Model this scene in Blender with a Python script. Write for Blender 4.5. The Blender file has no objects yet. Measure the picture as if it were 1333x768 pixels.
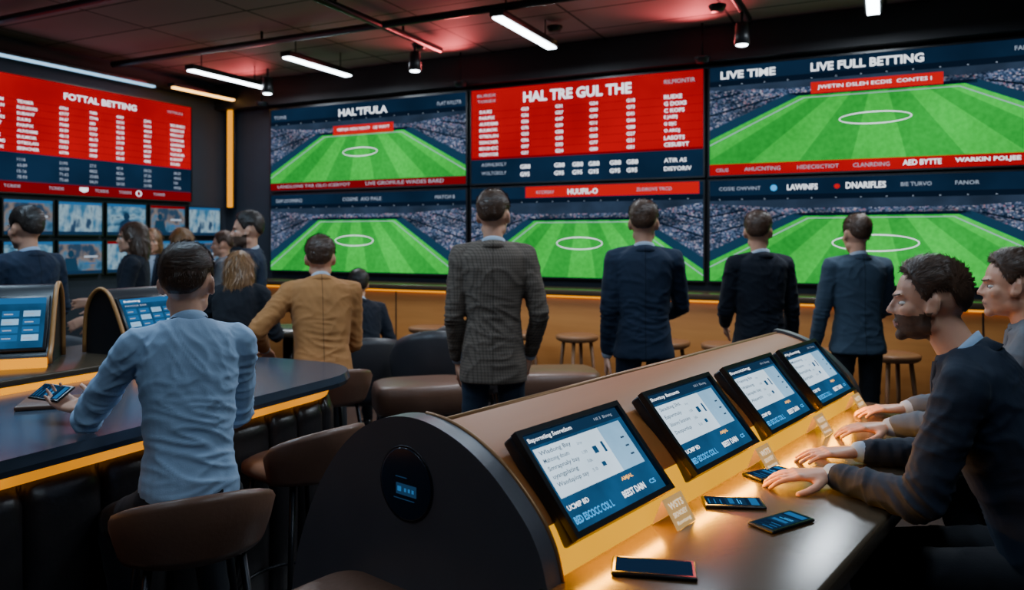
import bpy, bmesh, math, random
from mathutils import Vector, Matrix, noise
random.seed(7)
TH = math.radians(25.92)
CT, ST = math.cos(TH), math.sin(TH)
def R(X, Y):
    """survey axes (X right, Y away from the photographer) -> room axes"""
    return (CT*X - ST*Y, ST*X + CT*Y)
COL = bpy.context.scene.collection
# ------------------------------------------------------------------ materials
MATS = {}
def mat(name, col, rough=.5, metal=0., bump=None, var=.15, vscale=8., emit=None, es=0., spec=.5, sample=True, coat=0.):
    if name in MATS: return MATS[name]
    m = bpy.data.materials.new(name); m.use_nodes = True
    nt = m.node_tree; b = nt.nodes['Principled BSDF']
    b.inputs['Roughness'].default_value = rough
    b.inputs['Metallic'].default_value = metal
    b.inputs['Specular IOR Level'].default_value = spec
    b.inputs['Coat Weight'].default_value = coat
    tc = nt.nodes.new('ShaderNodeTexCoord')
    nz = nt.nodes.new('ShaderNodeTexNoise'); nz.inputs['Scale'].default_value = vscale
    nz.inputs['Detail'].default_value = 4
    nt.links.new(tc.outputs['Object'], nz.inputs['Vector'])
    mx = nt.nodes.new('ShaderNodeMix'); mx.data_type = 'RGBA'
    mx.inputs[6].default_value = (*[c*(1-var) for c in col], 1)
    mx.inputs[7].default_value = (*[min(1, c*(1+var)) for c in col], 1)
    nt.links.new(nz.outputs['Fac'], mx.inputs[0])
    nt.links.new(mx.outputs[2], b.inputs['Base Color'])
    if bump:
        n2 = nt.nodes.new('ShaderNodeTexNoise'); n2.inputs['Scale'].default_value = bump[0]
        n2.inputs['Detail'].default_value = 5
        nt.links.new(tc.outputs['Object'], n2.inputs['Vector'])
        bp = nt.nodes.new('ShaderNodeBump'); bp.inputs['Strength'].default_value = bump[1]
        bp.inputs['Distance'].default_value = bump[2] if len(bump) > 2 else .01
        nt.links.new(n2.outputs['Fac'], bp.inputs['Height'])
        nt.links.new(bp.outputs[0], b.inputs['Normal'])
    if emit:
        b.inputs['Emission Color'].default_value = (*emit, 1)
        b.inputs['Emission Strength'].default_value = es
    if not sample: m.cycles.emission_sampling = 'NONE'
    MATS[name] = m; return m
def E(name, col, s=1., sample=False, tex=None):
    k = 'glow_'+name
    if k in MATS: return MATS[k]
    m = bpy.data.materials.new(k); m.use_nodes = True
    nt = m.node_tree; nt.nodes.clear()
    e = nt.nodes.new('ShaderNodeEmission'); o = nt.nodes.new('ShaderNodeOutputMaterial')
    e.inputs[0].default_value = (*col, 1); e.inputs[1].default_value = s
    if tex:
        tc = nt.nodes.new('ShaderNodeTexCoord'); acc = None
        for sc, amp in tex:
            n = nt.nodes.new('ShaderNodeTexNoise'); n.inputs['Scale'].default_value = sc; n.inputs['Detail'].default_value = 3
            nt.links.new(tc.outputs['Object'], n.inputs['Vector'])
            r = nt.nodes.new('ShaderNodeMapRange'); r.inputs[1].default_value = .3; r.inputs[2].default_value = .7; r.inputs[3].default_value = 1-amp; r.inputs[4].default_value = 1+amp
            nt.links.new(n.outputs['Fac'], r.inputs[0])
            if acc is None: acc = r.outputs[0]
            else:
                mu = nt.nodes.new('ShaderNodeMath'); mu.operation = 'MULTIPLY'; nt.links.new(acc, mu.inputs[0]); nt.links.new(r.outputs[0], mu.inputs[1]); acc = mu.outputs[0]
        mu = nt.nodes.new('ShaderNodeMath'); mu.operation = 'MULTIPLY'; mu.inputs[1].default_value = s; nt.links.new(acc, mu.inputs[0]); nt.links.new(mu.outputs[0], e.inputs[1])
    nt.links.new(e.outputs[0], o.inputs[0])
    m.cycles.emission_sampling = 'FRONT' if sample else 'NONE'
    MATS[k] = m; return m
def glow_noise(name, tex, scale, cs, strength=1., const=True, vec=(1, 1, 1), mod=None):
    m = bpy.data.materials.new(name); m.use_nodes = True
    nt = m.node_tree; nt.nodes.clear()
    tc = nt.nodes.new('ShaderNodeTexCoord'); mp = nt.nodes.new('ShaderNodeMapping'); mp.inputs['Scale'].default_value = vec
    nt.links.new(tc.outputs['Object'], mp.inputs[0])
    if tex == 'V':
        v = nt.nodes.new('ShaderNodeTexVoronoi'); v.feature = 'SMOOTH_F1'; v.inputs['Smoothness'].default_value = .6
        v.inputs['Scale'].default_value = scale; nt.links.new(mp.outputs[0], v.inputs['Vector'])
        sp = nt.nodes.new('ShaderNodeSeparateColor'); nt.links.new(v.outputs['Color'], sp.inputs[0]); fac = sp.outputs[0]
    else:
        v = nt.nodes.new('ShaderNodeTexNoise'); v.inputs['Scale'].default_value = scale; v.inputs['Detail'].default_value = 3
        nt.links.new(mp.outputs[0], v.inputs['Vector']); fac = v.outputs['Fac']
    r = nt.nodes.new('ShaderNodeValToRGB'); cr = r.color_ramp
    cr.interpolation = 'CONSTANT' if const else 'LINEAR'
    cr.elements[0].position = cs[0][0]; cr.elements[0].color = (*cs[0][1], 1)
    cr.elements[1].position = cs[-1][0]; cr.elements[1].color = (*cs[-1][1], 1)
    for p, c in cs[1:-1]:
        e = cr.elements.new(p); e.color = (*c, 1)
    nt.links.new(fac, r.inputs[0])
    e = nt.nodes.new('ShaderNodeEmission'); o = nt.nodes.new('ShaderNodeOutputMaterial')
    e.inputs[1].default_value = strength
    if mod:
        n = nt.nodes.new('ShaderNodeTexNoise'); n.inputs['Scale'].default_value = mod; n.inputs['Detail'].default_value = 2
        mq = nt.nodes.new('ShaderNodeMapping'); mq.inputs['Scale'].default_value = (.7, 1, 3); nt.links.new(tc.outputs['Object'], mq.inputs[0]); nt.links.new(mq.outputs[0], n.inputs['Vector'])
        mr = nt.nodes.new('ShaderNodeMapRange'); mr.inputs[1].default_value = .35; mr.inputs[2].default_value = .65; mr.inputs[3].default_value = strength*.4; mr.inputs[4].default_value = strength*1.4
        nt.links.new(n.outputs['Fac'], mr.inputs[0]); nt.links.new(mr.outputs[0], e.inputs[1])
    nt.links.new(r.outputs[0], e.inputs[0]); nt.links.new(e.outputs[0], o.inputs[0])
    m.cycles.emission_sampling = 'NONE'
    return m
def add_seams(m, dark=.35):
    nt = m.node_tree; b = nt.nodes['Principled BSDF']; src = b.inputs['Base Color'].links[0].from_socket
    def M(op, a, c=None, v=None):
        n = nt.nodes.new('ShaderNodeMath'); n.operation = op; nt.links.new(a, n.inputs[0])
        if c is not None: nt.links.new(c, n.inputs[1])
        if v is not None: n.inputs[1].default_value = v
        return n.outputs[0]
    tc = nt.nodes.new('ShaderNodeTexCoord'); sep = nt.nodes.new('ShaderNodeSeparateXYZ'); nt.links.new(tc.outputs['Object'], sep.inputs[0])
    ax = M('ABSOLUTE', sep.outputs[0])
    rg = nt.nodes.new('ShaderNodeMapRange'); rg.inputs[1].default_value = .0007; rg.inputs[2].default_value = .0035; rg.inputs[3].default_value = dark; rg.inputs[4].default_value = 1
    nt.links.new(ax, rg.inputs[0])
    mx = nt.nodes.new('ShaderNodeMix'); mx.data_type = 'RGBA'; mx.inputs[6].default_value = (0, 0, 0, 1)
    nt.links.new(rg.outputs[0], mx.inputs[0]); nt.links.new(src, mx.inputs[7]); nt.links.new(mx.outputs[2], b.inputs['Base Color'])
def fabric(name, col, rough=.85, seams=True):
    if name in MATS: return MATS[name]
    m = mat(name, col, rough, bump=(300, .2, .002), var=.18, vscale=6, spec=.25)
    b = m.node_tree.nodes['Principled BSDF']; b.inputs['Sheen Weight'].default_value = .04
    if seams: add_seams(m)
    return m
def plaid():
    m = bpy.data.materials.new('plaid_wool'); m.use_nodes = True
    nt = m.node_tree; b = nt.nodes['Principled BSDF']; b.inputs['Roughness'].default_value = .9
    b.inputs['Specular IOR Level'].default_value = .2
    tc = nt.nodes.new('ShaderNodeTexCoord'); sep = nt.nodes.new('ShaderNodeSeparateXYZ')
    nt.links.new(tc.outputs['Object'], sep.inputs[0])
    def lines(sock, per, width):
        a = nt.nodes.new('ShaderNodeMath'); a.operation = 'PINGPONG'; a.inputs[1].default_value = per/2
        nt.links.new(sock, a.inputs[0])
        c = nt.nodes.new('ShaderNodeMath'); c.operation = 'LESS_THAN'; c.inputs[1].default_value = width/2
        nt.links.new(a.outputs[0], c.inputs[0]); return c.outputs[0]
    ad = nt.nodes.new('ShaderNodeMath'); ad.operation = 'ADD'
    nt.links.new(sep.outputs[0], ad.inputs[0]); nt.links.new(sep.outputs[1], ad.inputs[1])
    l1 = lines(ad.outputs[0], .016, .005); l2 = lines(sep.outputs[2], .016, .005)
    s = nt.nodes.new('ShaderNodeMath'); s.operation = 'ADD'
    nt.links.new(l1, s.inputs[0]); nt.links.new(l2, s.inputs[1])
    h = nt.nodes.new('ShaderNodeMath'); h.operation = 'MULTIPLY'; h.inputs[1].default_value = .5
    nt.links.new(s.outputs[0], h.inputs[0])
    mx = nt.nodes.new('ShaderNodeMix'); mx.data_type = 'RGBA'
    mx.inputs[6].default_value = (.155, .12, .095, 1); mx.inputs[7].default_value = (.07, .055, .046, 1)
    nt.links.new(h.outputs[0], mx.inputs[0]); nt.links.new(mx.outputs[2], b.inputs['Base Color'])
    add_seams(m, .45)
    return m
def wood(name, c1, c2, scale=3., rough=.45):
    m = bpy.data.materials.new(name); m.use_nodes = True
    nt = m.node_tree; b = nt.nodes['Principled BSDF']; b.inputs['Roughness'].default_value = rough
    tc = nt.nodes.new('ShaderNodeTexCoord'); mp = nt.nodes.new('ShaderNodeMapping')
    mp.inputs['Scale'].default_value = (.6, 6, 6)
    n = nt.nodes.new('ShaderNodeTexNoise'); n.inputs['Scale'].default_value = scale; n.inputs['Detail'].default_value = 6
    nt.links.new(tc.outputs['Object'], mp.inputs[0]); nt.links.new(mp.outputs[0], n.inputs['Vector'])
    mx = nt.nodes.new('ShaderNodeMix'); mx.data_type = 'RGBA'
    mx.inputs[6].default_value = (*c1, 1); mx.inputs[7].default_value = (*c2, 1)
    nt.links.new(n.outputs['Fac'], mx.inputs[0]); nt.links.new(mx.outputs[2], b.inputs['Base Color'])
    return m
BLACK = mat('black_plastic', (.012, .013, .016), .35)
METAL = mat('dark_metal', (.03, .03, .035), .35, .8)
BEZ = mat('screen_bezel', (.01, .011, .014), .3)
LEATH = mat('brown_leather', (.15, .072, .045), .38, bump=(60, .25, .004), var=.25)
LEATHD = mat('dark_leather', (.03, .027, .031), .42, bump=(60, .25, .004), var=.25)
LEATHP = mat('padded_dark_leather', (.020, .017, .018), .34, bump=(60, .25, .004), var=.25)
TOPM = mat('dark_counter_top', (.06, .042, .026), .24, bump=(200, .08, .001), var=.12)
WOODO = wood('orange_wood', (.50, .18, .04), (.70, .30, .08))
WOODP = wood('golden_panel_wood', (.34, .10, .015), (.44, .145, .026), rough=.5)
AMB = E('amber', (1., .36, .0), 1.4, True)
AMBS = E('amber_soft', (1., .44, .0), 1.15, True, ((2., .12),))
# ------------------------------------------------------------------ geometry helpers
def link(o, parent=None):
    COL.objects.link(o)
    if parent is not None: o.parent = parent
    return o
def mesh_obj(name, verts, faces, m, parent=None, smooth=False, mi=None):
    me = bpy.data.meshes.new(name); me.from_pydata([tuple(v) for v in verts], [], faces); me.update()
    if not isinstance(m, (list, tuple)): m = [m]
    for x in m: me.materials.append(x)
    if mi: me.polygons.foreach_set('material_index', mi)
    if smooth: me.polygons.foreach_set('use_smooth', [True]*len(me.polygons))
    o = bpy.data.objects.new(name, me)
    return link(o, parent)
def tag(o, label, cat, group=None):
    o['label'] = label; o['category'] = cat
    if group: o['group'] = group
    return o
def thing(name, label, cat, loc=(0, 0, 0), rz=0., rx=0., group=None):
    o = bpy.data.objects.new(name, None); o.empty_display_size = .1
    link(o); o.location = loc; o.rotation_euler = (rx, 0, rz)
    return tag(o, label, cat, group)
def structure(o, label='', cat=''):
    o['kind'] = 'structure'
    if label: o['label'] = label
    if cat: o['category'] = cat
    return o
def box(name, parent, c, size, m, bevel=0., seg=2, rot=None):
    bm = bmesh.new(); bmesh.ops.create_cube(bm, size=1)
    for v in bm.verts: v.co = Vector((v.co.x*size[0], v.co.y*size[1], v.co.z*size[2]))
    if bevel: bmesh.ops.bevel(bm, geom=bm.edges[:], offset=bevel, segments=seg, affect='EDGES', profile=.5)
    M = Matrix.Translation(c)
    if rot: M = M @ Matrix.Rotation(rot[2], 4, 'Z') @ Matrix.Rotation(rot[1], 4, 'Y') @ Matrix.Rotation(rot[0], 4, 'X')
    bm.transform(M)
    me = bpy.data.meshes.new(name); bm.to_mesh(me); bm.free(); me.materials.append(m)
    if bevel: me.polygons.foreach_set('use_smooth', [True]*len(me.polygons))
    o = bpy.data.objects.new(name, me)
    if bevel: o.data.set_sharp_from_angle(angle=math.radians(50))
    return link(o, parent)
def loftd(sections, caps=True, closed=False):
    n = len(sections[0]); V = []; F = []
    for s in sections: V += [Vector(p) for p in s]
    k = len(sections)
    for i in range(k if closed else k-1):
        a = i*n; b = ((i+1) % k)*n
        for j in range(n):
            F.append((a+j, a+(j+1) % n, b+(j+1) % n, b+j))
    if caps and not closed:
        for (st, fl) in ((0, True), ((k-1)*n, False)):
            c = sum((V[st+j] for j in range(n)), Vector())/n; V.append(c); ci = len(V)-1
            for j in range(n):
                t = (st+j, st+(j+1) % n, ci); F.append(t[::-1] if fl else t)
    return V, F
def fixn(o):
    bm = bmesh.new(); bm.from_mesh(o.data); bmesh.ops.recalc_face_normals(bm, faces=bm.faces[:]); bm.to_mesh(o.data); bm.free(); return o
def loft(name, parent, sections, m, smooth=True, caps=True, closed=False):
    V, F = loftd(sections, caps, closed); return fixn(mesh_obj(name, V, F, m, parent, smooth))
def ring(c, rx, ry, n=24, p=2., X=Vector((1, 0, 0)), Y=Vector((0, 1, 0))):
    out = []
    for i in range(n):
        a = 2*math.pi*i/n; ca, sa = math.cos(a), math.sin(a)
        out.append(Vector(c)+X*(rx*math.copysign(abs(ca)**(2/p), ca))+Y*(ry*math.copysign(abs(sa)**(2/p), sa)))
    return out
def tubed(pts, r, n=8, closed=False):
    pts = [Vector(p) for p in pts]; k = len(pts); secs = []
    rs = r if isinstance(r, (list, tuple)) else [r]*k
    prev = None
    for i, p in enumerate(pts):
        if closed: t = pts[(i+1) % k]-pts[i-1]
        else: t = pts[min(i+1, k-1)]-pts[max(i-1, 0)]
        t.normalize()
        if prev is None:
            a = Vector((0, 0, 1)) if abs(t.z) < .9 else Vector((1, 0, 0))
            x = t.cross(a).normalized()
        else:
            x = (prev-t*prev.dot(t)).normalized()
        prev = x; y = t.cross(x)
        secs.append(ring(p, rs[i], rs[i], n, 2, x, y))
    return loftd(secs, True, closed)
def tube(name, parent, pts, r, m, n=8, closed=False):
    V, F = tubed(pts, r, n, closed); return fixn(mesh_obj(name, V, F, m, parent, True))
def prism(name, parent, prof, x0, x1, m, smooth=False, ang=40):
    n = len(prof)
    V = [(x0, p[0], p[1]) for p in prof]+[(x1, p[0], p[1]) for p in prof]
    F = [(i, (i+1) % n, n+(i+1) % n, n+i) for i in range(n)]+[tuple(range(n))[::-1], tuple(range(n, 2*n))]
    o = fixn(mesh_obj(name, V, F, m, parent, smooth))
    if smooth: o.data.set_sharp_from_angle(angle=math.radians(ang))
    return o
def catmull(P, k=5):
    out = []
    for i in range(len(P)-1):
        p0 = Vector(P[max(i-1, 0)]); p1 = Vector(P[i]); p2 = Vector(P[i+1]); p3 = Vector(P[min(i+2, len(P)-1)])
        for j in range(k):
            t = j/k; out.append(tuple(.5*((2*p1)+(p2-p0)*t+(2*p0-5*p1+4*p2-p3)*t*t+(3*p1-p0-3*p2+p3)*t**3)))
    out.append(tuple(P[-1])); return out
def copy_thing(root, loc, rz):
    def rec(o, par):
        c = o.copy(); COL.objects.link(c)
        if par is not None: c.parent = par; c.matrix_parent_inverse = o.matrix_parent_inverse.copy()
        for ch in list(o.children): rec(ch, c)
        return c
    c = rec(root, None); c.location = loc; c.rotation_euler = (root.rotation_euler[0], 0, rz); return c
# ------------------------------------------------------------------ text
TCACHE = {}
def text_data(s, bold=.012):
    k = (s, bold)
    if k in TCACHE: return TCACHE[k]
    cu = bpy.data.curves.new('t', 'FONT'); cu.body = s; cu.resolution_u = 2; cu.offset = bold
    o = bpy.data.objects.new('t', cu)
    me0 = o.to_mesh()
    V = [(v.co.x, v.co.y) for v in me0.vertices]; F = [tuple(p.vertices) for p in me0.polygons]
    o.to_mesh_clear()
    bpy.data.objects.remove(o)
    xs = [v[0] for v in V]; ys = [v[1] for v in V]
    x0, x1, y0, y1 = min(xs), max(xs), min(ys), max(ys)
    V = [((x-x0)/(x1-x0), (y-y0)/(y1-y0)) for x, y in V]
    TCACHE[k] = (V, F, (x1-x0)/(y1-y0)); return TCACHE[k]
def clip(poly, x0, x1, z0, z1):
    def cl(P, f, inter):
        out = []
        for i in range(len(P)):
            a, b = P[i-1], P[i]
            if f(b):
                if not f(a): out.append(inter(a, b))
                out.append(b)
            elif f(a): out.append(inter(a, b))
        return out
    def ix(v): return lambda a, b: (v, a[1]+(b[1]-a[1])*(v-a[0])/(b[0]-a[0]))
    def iz(v): return lambda a, b: (a[0]+(b[0]-a[0])*(v-a[1])/(b[1]-a[1]), v)
    P = poly
    for f, it in ((lambda p: p[0] >= x0-1e-9, ix(x0)), (lambda p: p[0] <= x1+1e-9, ix(x1)), (lambda p: p[1] >= z0-1e-9, iz(z0)), (lambda p: p[1] <= z1+1e-9, iz(z1))):
        if len(P) < 3: return []
        P = cl(P, f, it)
    return P
def rect(x0, z0, x1, z1): return [(x0, z0), (x1, z0), (x1, z1), (x0, z1)]
class Pic:
    """flat picture shown on a display; coordinates are fractions of width / height"""
    def __init__(s, W, H, step=.0012): s.W, s.H, s.step = W, H, step; s.items = []; s.texts = []
    def poly(s, m, pts, layer=1):
        pts = clip(pts, 0, 1, 0, 1)
        if len(pts) >= 3: s.items.append((m, [(x*s.W, z*s.H) for x, z in pts], layer))
    def rect(s, m, x0, z0, x1, z1, layer=1): s.poly(m, rect(x0, z0, x1, z1), layer)
    def line(s, m, a, b, w, layer=3):
        a = (a[0]*s.W, a[1]*s.H); b = (b[0]*s.W, b[1]*s.H)
        d = Vector((b[0]-a[0], b[1]-a[1])).normalized()*w/2; n = (-d.y, d.x)
        P = [(a[0]+n[0], a[1]+n[1]), (a[0]-n[0], a[1]-n[1]), (b[0]-n[0], b[1]-n[1]), (b[0]+n[0], b[1]+n[1])]
        P = clip(P, 0, s.W, 0, s.H)
        if len(P) >= 3: s.items.append((m, P, layer))
    def ell(s, m, cx, cz, rx, rz, w, layer=3, n=28, wz=None):
        for i in range(n):
            a, b = 2*math.pi*i/n, 2*math.pi*(i+1)/n
            wz_ = wz or w
            s.poly(m, [(cx+rx*math.cos(a), cz+rz*math.sin(a)), (cx+rx*math.cos(b), cz+rz*math.sin(b)), (cx+(rx-w)*math.cos(b), cz+(rz-wz_)*math.sin(b)), (cx+(rx-w)*math.cos(a), cz+(rz-wz_)*math.sin(a))], layer)
    def text(s, m, st, x, z, w, h, layer=5, bold=.012):
        s.texts.append((m, st, x*s.W, z*s.H, (w*s.W) if w else None, h*s.H, layer, bold))
    def column(s, m, words, x, z, w, h, bold=.012, fill=.52, layer=5):
        k = len(words); row = h/k
        for i, wd in enumerate(words):
            asp = text_data(wd, bold)[2]; hh = row*fill; ww = min(w, hh*s.H*asp/s.W*1.1)
            s.text(m, wd, x, z+h-row*(i+1), ww, hh, layer, bold)
    def build(s, parent, y=0., cx=0., cz=0.):
        mats = []; V = []; F = []; MI = []
        for m, P, l in s.items:
            if m not in mats: mats.append(m)
            b = len(V); V += [(cx+p[0], y-(l+1)*s.step, cz+p[1]) for p in P]; F.append(tuple(range(b, b+len(P)))); MI.append(mats.index(m))
        F2 = []
        for f in F:
            a, b, c = [Vector(V[i]) for i in f[:3]]
            F2.append(f if (b-a).cross(c-a).y < 0 else f[::-1])
        mesh_obj('screen_picture', V, F2, mats, parent, mi=MI)
        if s.texts:
            mats = []; V = []; F = []; MI = []
            for m, st, x, z, w, h, l, bd in s.texts:
                tv, tf, asp = text_data(st, bd)
                if w is None: w = h*asp
                if m not in mats: mats.append(m)
                b = len(V); V += [(cx+x+p[0]*w, y-(l+1)*s.step, cz+z+p[1]*h) for p in tv]
                F += [tuple(i+b for i in f) for f in tf]; MI += [mats.index(m)]*len(tf)
            mesh_obj('lettering', V, F, mats, parent, mi=MI)
RED = E('red', (.48, .0, .006), 1., True, ((1.1, .25),)); REDD = E('red_dark', (.24, .0, .004), .9); REDL = E('red_light', (.70, .004, .01), 1.)
NAVY = E('navy', (.005, .02, .05), 1., True, ((1.3, .35),)); NAVY2 = E('navy_mid', (.009, .034, .08), 1.); NAVYD = E('navy_deep', (.003, .009, .022), 1.)
WHT = E('white', (.85, .92, 1.), 1.9); PALE = E('pale', (.55, .66, .82), .8); CYAN = E('cyan', (.05, .42, .95), 1.4, True); BLUEM = E('blue_mid', (.02, .13, .33), 1.1, True); DIM = E('dim_blue', (.012, .045, .09), 1.)
TURF = ((.9, .28), (24, .14))
G1 = E('green_light', (.020, .52, .048), 1.15, True, TURF); G2 = E('green_dark', (.011, .35, .036), 1.15, True, TURF)
WARMT = E('amber_text', (1., .5, .1), 1.8)
CROWD = glow_noise('crowd_picture', 'V', 70, [(0, (.008, .015, .035)), (.35, (.02, .04, .085)), (.55, (.09, .13, .22)), (.66, (.03, .05, .10)), (.8, (.38, .38, .46)), (.88, (.24, .05, .07)), (.95, (.06, .12, .26))], 1.25, False, (1, 1, 1.3), 2.6)
VCS = [[(0, (.015, .05, .09)), (.38, (.03, .10, .19)), (.5, (.12, .30, .46)), (.6, (.28, .46, .58)), (.68, (.06, .14, .24)), (.8, (.02, .05, .1))], [(0, (.015, .035, .07)), (.4, (.03, .07, .13)), (.5, (.25, .20, .18)), (.6, (.07, .2, .34)), (.8, (.02, .05, .11))], [(0, (.015, .05, .1)), (.4, (.05, .2, .36)), (.55, (.34, .52, .64)), (.65, (.03, .08, .16)), (.8, (.02, .05, .11))]]
VID = [glow_noise('studio_video_picture', 'N', 8, VCS[0], .85, False, (1, 1, 1.6)), glow_noise('warm_video_picture', 'N', 7, VCS[1], .85, False, (1, 1, .8)), glow_noise('pale_video_picture', 'N', 6, VCS[2], .85, False, (1.6, 1, .7))]
STAND = E('stand_grey', (.022, .04, .075), 1., False, ((3, .4),))
def pitch(P, v0, v1, cx=.5, fw=.43, nw=1.7, circ=(.085, .05), top=.8):
    P.rect(CROWD, 0, v0, 1, top, 1)
    P.poly(STAND, [(0, top-.02), (1, top-.02), (1, top-.05), (.75, v1+.075), (.25, v1+.075), (0, top-.05)], 2)
    P.rect(NAVYD, 0, top-.02, 1, top+.03, 2)
    for k in range(14): P.rect(PALE, .03+.07*k, top-.012, .034+.07*k, top-.006, 3)
    for k in range(5):
        o = .03+.05*k
        P.line(NAVYD, (cx-fw/2-.02-o*1.2, v1+o*.5), (cx-fw/2-.02-nw*.55-o, v0+.05+o*2.2), .006 if k % 2 else .014, 2)
        P.line(NAVYD, (cx+fw/2+.02+o*1.2, v1+o*.5), (cx+fw/2+.02+nw*.55+o, v0+.05+o*2.2), .006 if k % 2 else .014, 2)
    P.rect(NAVYD, cx-fw/2-.03, v1, cx+fw/2+.03, v1+.03, 3)
    P.poly(DIM, [(cx-fw/2-.03, v1+.03), (cx-fw/2, v1), (cx-nw/2, v0), (cx-nw/2-.05, v0+.05)], 3)
    P.poly(DIM, [(cx+fw/2+.03, v1+.03), (cx+fw/2, v1), (cx+nw/2, v0), (cx+nw/2+.05, v0+.05)], 3)
    n = 9
    for i in range(n):
        a, b = i/n, (i+1)/n
        P.poly(G1 if i % 2 == 0 else G2, [(cx-nw/2+nw*a, v0), (cx-nw/2+nw*b, v0), (cx-fw/2+fw*b, v1), (cx-fw/2+fw*a, v1)], 4)
    i0, i1 = .03, .97
    P.line(PALE, (cx-nw/2+nw*i0, v0), (cx-fw/2+fw*i0, v1-.02), .008, 5); P.line(PALE, (cx-nw/2+nw*i1, v0), (cx-fw/2+fw*i1, v1-.02), .008, 5)
    P.line(PALE, (cx-fw/2+fw*i0, v1-.02), (cx-fw/2+fw*i1, v1-.02), .006, 5)
    P.ell(WHT, cx-.01, v0+(v1-v0)*.6, circ[0], circ[1], .003, 5, wz=.009)
def mesh_frame(name, parent, W, H, b, y0, y1):
    o = [(0, 0), (W, 0), (W, H), (0, H)]; i = [(b, b), (W-b, b), (W-b, H-b), (b, H-b)]
    V = [(p[0], y0, p[1]) for p in o]+[(p[0], y0, p[1]) for p in i]+[(p[0], y1, p[1]) for p in o]+[(p[0], y1, p[1]) for p in i]
    F = []
    for k in range(4):
        j = (k+1) % 4
        F += [(k, j, 4+j, 4+k), (8+k, 12+k, 12+j, 8+j), (k, 8+k, 8+j, j), (4+k, 4+j, 12+j, 12+k)]
    return fixn(mesh_obj(name, V, F, BEZ, parent))
def display(name, label, W, H, loc, rz, P, bez=.02, depth=.05, cat='screen', rx=0., group=None):
    t = thing(name, label, cat, loc, rz, rx, group)
    box('screen_housing', t, (W/2, depth/2, H/2), (W, depth, H), BEZ, min(.008, bez*.5))
    mesh_frame('bezel', t, W, H, bez, -.012, .004)
    P.build(t, 0, bez, bez)
    return t
# ------------------------------------------------------------------ room
X0, X1, Y0, Y1, ZC = -7.45, 3.2, -2.2, 7.1, 3.5
def slab(name, x0, x1, y0, y1, z0, z1, m, label):
    o = box(name, None, ((x0+x1)/2, (y0+y1)/2, (z0+z1)/2), (x1-x0, y1-y0, z1-z0), m)
    return structure(o, label, name.split('_')[0])
FLM = mat('dark_polished_floor', (.04, .036, .04), .25, bump=(6, .05, .01), var=.3, vscale=2)
WLM = mat('charcoal_wall', (.02, .028, .042), .6, bump=(90, .1, .002), var=.15)
def ceil_mat():
    m = bpy.data.materials.new('ceiling_tiles'); m.use_nodes = True
    nt = m.node_tree; b = nt.nodes['Principled BSDF']; b.inputs['Roughness'].default_value = .7
    tc = nt.nodes.new('ShaderNodeTexCoord'); br = nt.nodes.new('ShaderNodeTexBrick')
    br.offset = 0; br.inputs['Scale'].default_value = 1; br.inputs['Brick Width'].default_value = 1.2; br.inputs['Row Height'].default_value = .6
    br.inputs['Mortar Size'].default_value = .012
    br.inputs['Color1'].default_value = (.28, .20, .21, 1); br.inputs['Color2'].default_value = (.36, .26, .27, 1); br.inputs['Mortar'].default_value = (.03, .025, .028, 1)
    nt.links.new(tc.outputs['Object'], br.inputs['Vector']); nt.links.new(br.outputs['Color'], b.inputs['Base Color'])
    bp = nt.nodes.new('ShaderNodeBump'); bp.inputs['Strength'].default_value = .4; bp.inputs['Distance'].default_value = .01; bp.invert = True
    nt.links.new(br.outputs['Fac'], bp.inputs['Height']); nt.links.new(bp.outputs[0], b.inputs['Normal'])
    return m
SOF = mat('soffit_black', (.012, .013, .017), .6)
slab('floor', X0-.1, X1+.1, Y0-.1, Y1+.1, -.1, 0, FLM, 'dark polished floor')
slab('ceiling', X0-.1, X1+.1, Y0-.1, Y1+.1, ZC, ZC+.1, ceil_mat(), 'dark reddish panelled ceiling')
slab('wall_back', X0-.1, X1+.1, Y1, Y1+.1, 0, ZC, WLM, 'charcoal wall carrying the video screens')
slab('wall_left', X0-.1, X0, Y0, Y1, 0, ZC, WLM, 'charcoal wall with odds board')
slab('wall_right', X1, X1+.1, Y0, Y1, 0, ZC, WLM, 'charcoal wall')
slab('wall_front', X0, X1, Y0-.1, Y0, 0, ZC, WLM, 'charcoal wall')
structure(box('trim_1', None, ((X0+X1)/2, Y1-.09, 3.33), (X1-X0, .18, .3), SOF), 'black soffit above the screens', 'trim')
structure(box('trim_2', None, (X0+.06, 3, 3.36), (.12, 8.1, .14), SOF), 'black cornice along the wall', 'trim')
# ------------------------------------------------------------------ wall screens
YS = 7.03
GRP = 'large video wall screens'
def nm(n, k=1):
    W_ = ['SESNCNER', 'PERDULT', 'TEXIIER', 'SUURS', 'BULMOIK', 'BDUSHDC', 'DOROSM', 'RLEUSDES', 'PARIPIX', 'OTBDLAN', 'NSSNYOE', 'GRIEIBAN', 'EUBANT', 'AUVDEMS']
    return [W_[(i*5+k) % len(W_)] for i in range(n)]
def num(n, k=1):
    r = random.Random(k); return ['%d%s%d' % (r.randint(10, 96), r.choice(['.', '', '/']), r.randint(2, 98)) for _ in range(n)]
W1, H1, HL = 2.72, 1.0, .93
P = Pic(W1-.04, H1-.04)
P.rect(NAVY, 0, 0, 1, 1, 0); pitch(P, .09, .64, .5, .42, 1.15, (.09, .055), .82)
P.rect(REDD, 0, 0, 1, .085, 6); P.text(PALE, 'LANDLONS TAR OLO ICERYOT', .04, .025, .40, .035, 7, 0); P.text(PALE, 'LIVE GROMULE WADES BARD', .52, .025, .38, .04, 7, 0)
P.rect(REDL, .35, .63, .66, .74, 6); P.text(WHT, 'VERNJA NOH NOOY   LIE WAYT', .37, .665, .27, .045, 7, 0)
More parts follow.
